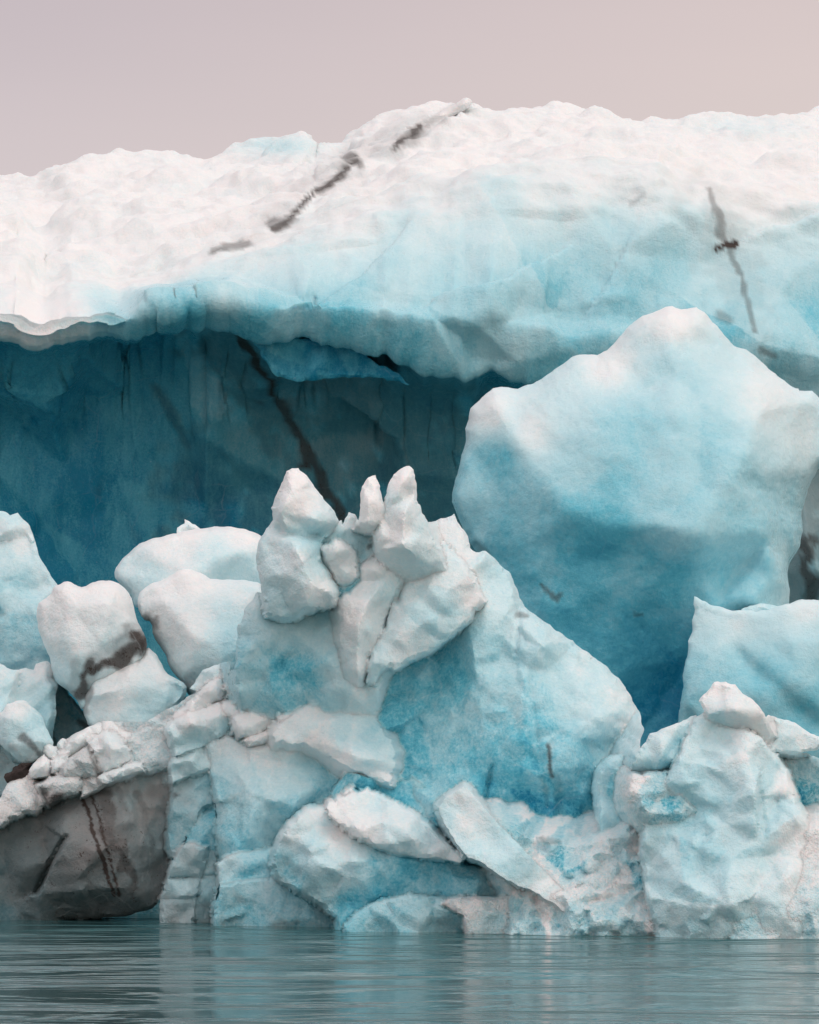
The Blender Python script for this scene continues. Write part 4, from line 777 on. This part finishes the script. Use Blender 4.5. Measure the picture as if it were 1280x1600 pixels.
G2 = 'rubble in front of the pinnacle'
for o_, Y_, p_, c_, cp_, l_ in (
    ([(262, 1137), (275, 1122), (310, 1110), (340, 1098), (355, 1102), (366, 1120), (364, 1136), (345, 1150), (312, 1168), (276, 1182), (267, 1160)], 62.6, [(300, 1130, -.45), (345, 1118, -.4), (310, 1150, -.25)], .05, [(300, 1125, .03), (345, 1112, .03), (310, 1160, .3), (355, 1135, .25)], 'biggest white slab of the middle rubble with a shaded blue underside'),
    ([(272, 1122), (290, 1105), (310, 1086), (324, 1066), (345, 1059), (353, 1074), (351, 1090), (330, 1101), (310, 1113), (286, 1124)], 62.8, [(330, 1082, -.3), (300, 1108, -.25)], .05, None, 'long white piece rising diagonally behind the biggest slab of the middle rubble'),
    ([(296, 1077), (318, 1046), (343, 1037), (357, 1035), (358, 1050), (350, 1061), (325, 1067), (308, 1082)], 63.2, [(335, 1052, -.25)], .14, None, 'flat bluish-white plate topmost in the middle rubble'),
    ([(350, 1072), (358, 1061), (372, 1057), (380, 1063), (388, 1077), (380, 1085), (367, 1091), (357, 1085)], 62.6, [(364, 1074, -.25)], .12, None, 'small cube of ice perched at the right end of the topmost plate'),
    ([(351, 1062), (364, 1047), (371, 1050), (371, 1059), (356, 1067)], 62.8, [(363, 1057, -.15)], .03, None, 'thin white sliver just behind the small perched cube'),
    ([(345, 1106), (350, 1097), (365, 1094), (375, 1098), (381, 1110), (372, 1127), (358, 1122)], 62.4, [(364, 1107, -.25)], .06, None, 'rounded knob between the biggest rubble slab and the double-headed lump'),
    ([(363, 1122), (378, 1106), (385, 1099), (408, 1100), (413, 1110), (425, 1112), (433, 1122), (425, 1137), (400, 1150), (372, 1152), (362, 1138)], 62.2, [(392, 1115, -.35), (415, 1125, -.3), (385, 1138, -.3)], .06, None, 'double-headed white lump on the upper edge of the tall grey-blue wall'),
    ([(420, 1097), (438, 1082), (465, 1075), (478, 1078), (456, 1093), (440, 1100)], 62.0, [(448, 1087, -.15)], .12, None, 'thin pale blade lying under the blue hollow of the pinnacle'),
    ([(412, 1112), (420, 1103), (438, 1104), (440, 1114), (430, 1124), (418, 1122)], 62.0, [(427, 1112, -.15)], .2, None, 'bluish chip touching the tip of the double-headed lump'),
    ([(433, 1122), (445, 1112), (465, 1108), (470, 1118), (457, 1132), (440, 1136)], 61.8, [(450, 1120, -.2)], .05, None, 'small white nub right of the double-headed lump'),
    ([(380, 1158), (400, 1147), (422, 1144), (428, 1152), (410, 1160), (390, 1164)], 61.9, [(404, 1153, -.15)], .03, None, 'narrow white sliver below the double-headed lump'),
    ([(266, 1198), (275, 1182), (300, 1170), (322, 1166), (330, 1180), (330, 1202), (298, 1214), (271, 1224)], 62.6, [(295, 1188, -.35)], .2, None, 'smooth grey-blue pillow of ice under the shaded side of the biggest rubble slab')):
    piece('ice_rubble', o_, Y_, p_, r=6, rd=.2, th=.5, sm=0, k=.6, wall=.2, f1=(22, .13), f2=(9, .03), fk=.05, amp=.01, fs=.35, fa=0., fc=.3, lean=.35, c=c_, cp=cp_, d=.015, s=3, label=l_, cat='ice rubble', group=G2)

# ------------------------------------------------------------------ middle wall, front slab and shelf
piece('ice_wall', [(322, 1168), (335, 1155), (352, 1149), (380, 1153), (420, 1148), (470, 1158), (520, 1185), (560, 1205), (580, 1260), (580, 1500), (345, 1500), (343, 1400), (341, 1330), (337, 1260), (329, 1210)], 62.2,
      [(340, 1175, -.3), (400, 1175, -.6), (460, 1180, -.65), (345, 1250, -.45), (400, 1260, -.8), (470, 1240, -.9), (370, 1330, -.7), (430, 1310, -.6), (520, 1230, -.5)], r=9, rd=.35, th=3, sm=3, amp=.03, fa=0., lean=.2, cp=[(350, 1160, .1), (400, 1162, .05), (450, 1165, .1), (350, 1230, .34), (400, 1220, .28), (460, 1210, .28), (410, 1290, .32), (470, 1260, .45), (520, 1220, .45), (370, 1330, .45), (440, 1330, .5), (350, 1300, .36)], d=.03, s=4.5, label='tall grey-blue wall of ice between the brown block and the bright front slab', cat='ice wall')
piece('ice_wedge', [(424, 1150), (430, 1136), (444, 1122), (470, 1105), (500, 1090), (530, 1083), (550, 1086), (575, 1098), (590, 1122), (603, 1142), (614, 1155), (622, 1175), (620, 1195), (613, 1228), (596, 1225), (570, 1213), (545, 1205), (530, 1195), (500, 1175), (470, 1166), (430, 1162)], 61.85, f1=(70, .16), f2=(24, .05), sink=[(1165, 1088, .1)], pts=[(480, 1130, -.45), (540, 1120, -.55), (580, 1150, -.5), (500, 1160, -.45), (550, 1180, -.65), (600, 1190, -.4), (595, 1215, -.35), (530, 1100, -.3)], r=7, rd=.3, th=1.6, sm=2, fa=0., fc=.5, lean=.35, cp=[(440, 1130, .05), (500, 1110, .06), (530, 1150, .22), (580, 1150, .28), (510, 1165, .04), (540, 1195, .03), (590, 1215, .06), (470, 1150, .08), (560, 1110, .16)], d=.01, s=4, label='white-rimmed wedge of ice jutting out under the foot of the pinnacle', cat='ice wedge')
piece('ice_slab', [(545, 1205), (570, 1212), (612, 1228), (625, 1222), (645, 1215), (680, 1240), (712, 1275), (700, 1340), (600, 1340), (530, 1300), (520, 1240)], 61.4, [(600, 1250, -.2), (660, 1260, -.3)], r=8, th=1.2, c=.55, cp=[(570, 1230, .6), (650, 1240, .45), (620, 1260, .6)], d=.04, fa=0., fc=.4, s=4.5, label='sunken dull teal slab in the dark gap behind the bright front slab', cat='ice slab')
piece('ice_slab', [(268, 1222), (298, 1210), (328, 1196), (333, 1215), (338, 1255), (316, 1262), (305, 1290), (286, 1322), (274, 1346), (262, 1332), (262, 1290), (266, 1250)], 62.8, [(300, 1235, -.35), (280, 1290, -.3), (315, 1225, -.3)], r=7, rd=.25, th=1.2, c=.34, d=[(270, 1240, .34), (275, 1320, .36), (300, 1225, .16), (330, 1230, .08)], cp=[(290, 1225, .25), (320, 1240, .4), (285, 1290, .38)], s=4, ds=[(((273, 1243),), 5, .8)], lean=.1, label='narrow grey-blue slab pressed against the right flank of the brown block', cat='ice slab')
piece('ice_shard', [(314, 1262), (324, 1256), (336, 1256), (342, 1300), (344, 1352), (320, 1348), (284, 1330), (298, 1300)], 62.6, [(322, 1300, -.2)], r=6, th=.8, c=.45, d=.12, s=3.5, fa=0., label='dark smooth triangular shard standing on the two-piece grey brick', cat='ice shard')
br = thing('ice_brick', 297, 1440, 62, 'cracked grey brick of ice at the waterline right of the brown block', 'ice block')
piece('left_half', [(270, 1345), (285, 1320), (305, 1318), (323, 1326), (321, 1350), (314, 1375), (306, 1400), (303, 1480), (252, 1480), (249, 1430), (252, 1400), (262, 1370)], 62.2, [(295, 1345, -.3), (285, 1400, -.35), (280, 1440, -.2)], r=6, rd=.25, th=1, sm=2, lean=.1, c=.22, d=[(290, 1340, .32), (280, 1390, .26), (275, 1425, .52)], s=3.5, gr=[(((268, 1372), (312, 1370)), 3, .1), (((250, 1405), (300, 1405)), 3, .06)], parent=br)
piece('right_half', [(323, 1326), (342, 1330), (342, 1375), (341, 1395), (336, 1405), (332, 1425), (337, 1436), (330, 1480), (303, 1480), (304, 1410), (314, 1372), (320, 1350)], 62.3, [(328, 1355, -.25), (320, 1400, -.3), (318, 1440, -.2)], r=6, rd=.25, th=1, sm=2, lean=.1, c=.26, d=[(330, 1350, .18), (320, 1390, .15), (318, 1425, .42)], s=3.5, gr=[(((310, 1372), (342, 1366)), 3, .08)], parent=br)
piece('ice_block', [(340, 1352), (352, 1340), (365, 1333), (400, 1330), (430, 1324), (445, 1330), (440, 1360), (430, 1385), (345, 1385)], 61.4, [(380, 1348, -.3), (420, 1345, -.3), (365, 1365, -.2)], r=7, th=.9, c=.4, cp=[(365, 1340, .25), (390, 1355, .5), (425, 1340, .4)], d=.06, s=4, label='low teal step of ice at the foot of the tall grey-blue wall', cat='ice block')
piece('ice_shelf', [(333, 1425), (338, 1402), (345, 1382), (370, 1376), (430, 1370), (455, 1382), (480, 1400), (510, 1425), (545, 1452), (550, 1520), (340, 1520)], 60.9, [(380, 1400, -.3), (430, 1390, -.3), (440, 1430, -.4), (370, 1430, -.2), (490, 1430, -.3)], r=8, rd=.3, th=1.5, c=.45, cp=[(360, 1390, .35), (420, 1385, .4), (400, 1430, .5), (460, 1420, .42), (500, 1440, .45)], d=.14, s=4, lean=.1, label='dull grey-green ledge at the waterline left of the bright front slab', cat='ice ledge')
fs_ = thing('front_slab', 600, 1440, 59.3, 'bright split slab with a ragged top plate and a grey-blue front at the waterline', 'ice slab')
piece('body', [(437, 1307), (450, 1290), (465, 1275), (480, 1263), (495, 1262), (510, 1265), (540, 1270), (600, 1290), (660, 1310), (710, 1338), (740, 1350), (770, 1362), (806, 1385), (812, 1420), (800, 1510), (520, 1510), (526, 1436), (500, 1415), (470, 1395), (445, 1380), (432, 1370), (424, 1350), (428, 1330)], 60.0,
      [(490, 1275, -.4), (530, 1300, -.6), (575, 1322, -.9), (470, 1310, -.7), (500, 1350, -1.0), (572, 1345, -1.15), (450, 1350, -.5), (480, 1390, -.6), (560, 1375, -1.0), (540, 1410, -.55), (640, 1345, -.95), (700, 1352, -.9), (640, 1380, -.85), (720, 1390, -.85), (780, 1395, -.6), (600, 1410, -.7), (690, 1440, -.8)], r=8, rd=.3, th=2, sm=2, amp=.03, fa=0., fc=.5, lean=.15,
      cp=[(490, 1272, .06), (450, 1305, .12), (530, 1300, .05), (560, 1330, .1), (490, 1340, .24), (440, 1345, .36), (540, 1370, .22), (480, 1390, .42), (545, 1410, .6), (590, 1345, .42), (640, 1360, .55), (690, 1355, .5), (640, 1390, .48), (720, 1380, .46), (770, 1385, .38), (600, 1400, .5), (560, 1435, .45)], d=.025, parent=fs_, s=4)
piece('top_plate', [(511, 1262), (514, 1253), (520, 1251), (528, 1256), (528, 1247), (540, 1246), (552, 1238), (560, 1240), (573, 1231), (577, 1238), (590, 1241), (607, 1249), (625, 1260), (645, 1268), (660, 1280), (675, 1290), (690, 1310), (712, 1330), (732, 1337), (718, 1346), (690, 1342), (660, 1340), (630, 1334), (600, 1327), (578, 1317), (550, 1305), (530, 1287), (515, 1274)], 59.6, [(540, 1268, -.2), (600, 1285, -.45), (650, 1310, -.5), (560, 1298, -.5), (610, 1318, -.6), (680, 1330, -.5), (590, 1258, -.1)], r=4, rd=.12, th=.7, sm=1, jag=1.5, fa=0., fc=.4, lean=.8, c=.04, cp=[(540, 1270, .03), (600, 1250, .16), (620, 1290, .1), (570, 1295, .03), (650, 1315, .12), (700, 1335, .06)], parent=fs_, s=3.5)
piece('ice_chip', [(533, 1246), (540, 1236), (548, 1228), (553, 1238), (548, 1247)], 59.9, [(544, 1240, -.08)], r=3, rd=.08, th=.2, sm=0, c=.06, s=2, amp=.005, fa=0., parent=fs_)
piece('ice_shard', [(686, 1262), (694, 1247), (712, 1237), (724, 1229), (735, 1236), (742, 1246), (760, 1270), (790, 1300), (820, 1330), (850, 1362), (880, 1388), (905, 1415), (900, 1435), (860, 1410), (830, 1390), (806, 1382), (780, 1367), (758, 1350), (740, 1340), (728, 1334), (710, 1312), (695, 1290)], 58.35, [(725, 1255, -.5), (735, 1300, -.6), (790, 1335, -.6), (770, 1345, -.6), (840, 1380, -.5)], k=.98, r=2, rd=0., f1=(70, .14), f2=(24, .05),  th=1.2, sm=2, fa=0., fc=.6, amp=.02, lean=.45, c=.18, cp=[(720, 1240, .1), (700, 1280, .3), (730, 1280, .12), (780, 1320, .18), (800, 1360, .22), (860, 1390, .1)], s=3.5, label='long triangular pale shard sloping down right from behind the bright front slab', cat='ice shard')
piece('crushed_ice_bank', [(770, 1282), (785, 1290), (805, 1292), (830, 1308), (870, 1313), (900, 1318), (940, 1305), (965, 1298), (985, 1284), (1010, 1298), (1060, 1318), (1090, 1300), (1120, 1330), (1150, 1360), (1190, 1400), (1210, 1460), (1210, 1540), (780, 1540), (800, 1400), (770, 1350)], 58.6,
      [(830, 1330, -.4), (900, 1340, -.6), (980, 1320, -.5), (890, 1375, -.7), (880, 1400, -1.05), (960, 1400, -1.05), (1050, 1380, -.75), (1060, 1345, -.75), (1100, 1410, -1.1), (1000, 1440, -1.5), (900, 1450, -1.3), (850, 1440, -1.0), (1150, 1450, -1.3), (1080, 1375, -.6)], r=8, rd=.3, th=3, sm=1, f1=(46, .34), f2=(12, .15), fk=.4, amp=.08, fs=.28, fa=0., fc=.35, lean=.3, jag=2.5,
      cp=[(800, 1298, .25), (850, 1320, .05), (950, 1310, .06), (890, 1345, .4), (870, 1350, .35), (930, 1340, .08), (900, 1390, .02), (870, 1400, .03), (960, 1370, .08), (990, 1355, .3), (1010, 1365, .3), (1030, 1380, .1), (1060, 1385, .5), (1090, 1400, .55), (1110, 1420, .5), (1050, 1340, .3), (1000, 1330, .1), (1100, 1350, .25), (950, 1400, .08), (1000, 1410, .16), (1020, 1430, .02), (960, 1440, .2), (900, 1440, .3), (1050, 1440, .3), (1130, 1440, .35)], mat=MUSH, s=3.6,
      ds=[(((845, 1312), (872, 1316)), 4, .5), (((1030, 1358), (1046, 1368)), 6, .3)], label='frothy bank of crushed white ice at the waterline beside the lower right mound', cat='ice bank')
piece('ice_shelf', [(538, 1445), (560, 1425), (590, 1410), (640, 1398), (690, 1404), (730, 1425), (755, 1435), (775, 1456), (775, 1530), (535, 1530)], 58.9, [(600, 1425, -.3), (650, 1415, -.35), (700, 1430, -.35), (640, 1450, -.45)], r=7, rd=.25, th=1.2, c=.4, cp=[(590, 1425, .42), (640, 1410, .4), (660, 1435, .3), (720, 1440, .4)], d=.1, fa=0., fc=.4, lean=.2, s=4, label='dull grey ledge under the grey-blue front of the bright split slab', cat='ice ledge')
piece('ice_shelf', [(690, 1412), (705, 1404), (730, 1401), (775, 1404), (800, 1398), (812, 1380), (840, 1388), (870, 1408), (895, 1425), (905, 1455), (910, 1530), (730, 1530), (725, 1432)], 58.4, [(740, 1412, -.3), (800, 1415, -.4), (850, 1410, -.35), (800, 1440, -.4), (870, 1440, -.3)], r=6, rd=.2, th=1.2, sm=1, c=.1, cp=[(730, 1410, .06), (790, 1412, .1), (830, 1400, .03), (780, 1440, .25), (870, 1430, .35), (840, 1445, .25)], d=.02, fa=0., fc=.35, amp=.05, fs=.4, lean=.35, s=3.6, mat=MUSH, label='light crumbly ledge at the waterline under the tip of the long triangular shard', cat='ice ledge')
# the common frozen mass the blocks stand on, low behind them
chunk('ice_floe', [(-120, 1150), (60, 1120), (200, 1100), (350, 1080), (600, 1060), (900, 1180), (1100, 1170), (1350, 1160), (1350, 1520), (-120, 1520)], 66.5, [(200, 1250, -.8), (600, 1250, -.8), (1000, 1280, -.8)], r=20, rd=.8, th=4, c=.6, d=.2, s=12, label='dark low floe seen only in the cracks beneath the piled blocks', cat='ice floe')
build_pieces()
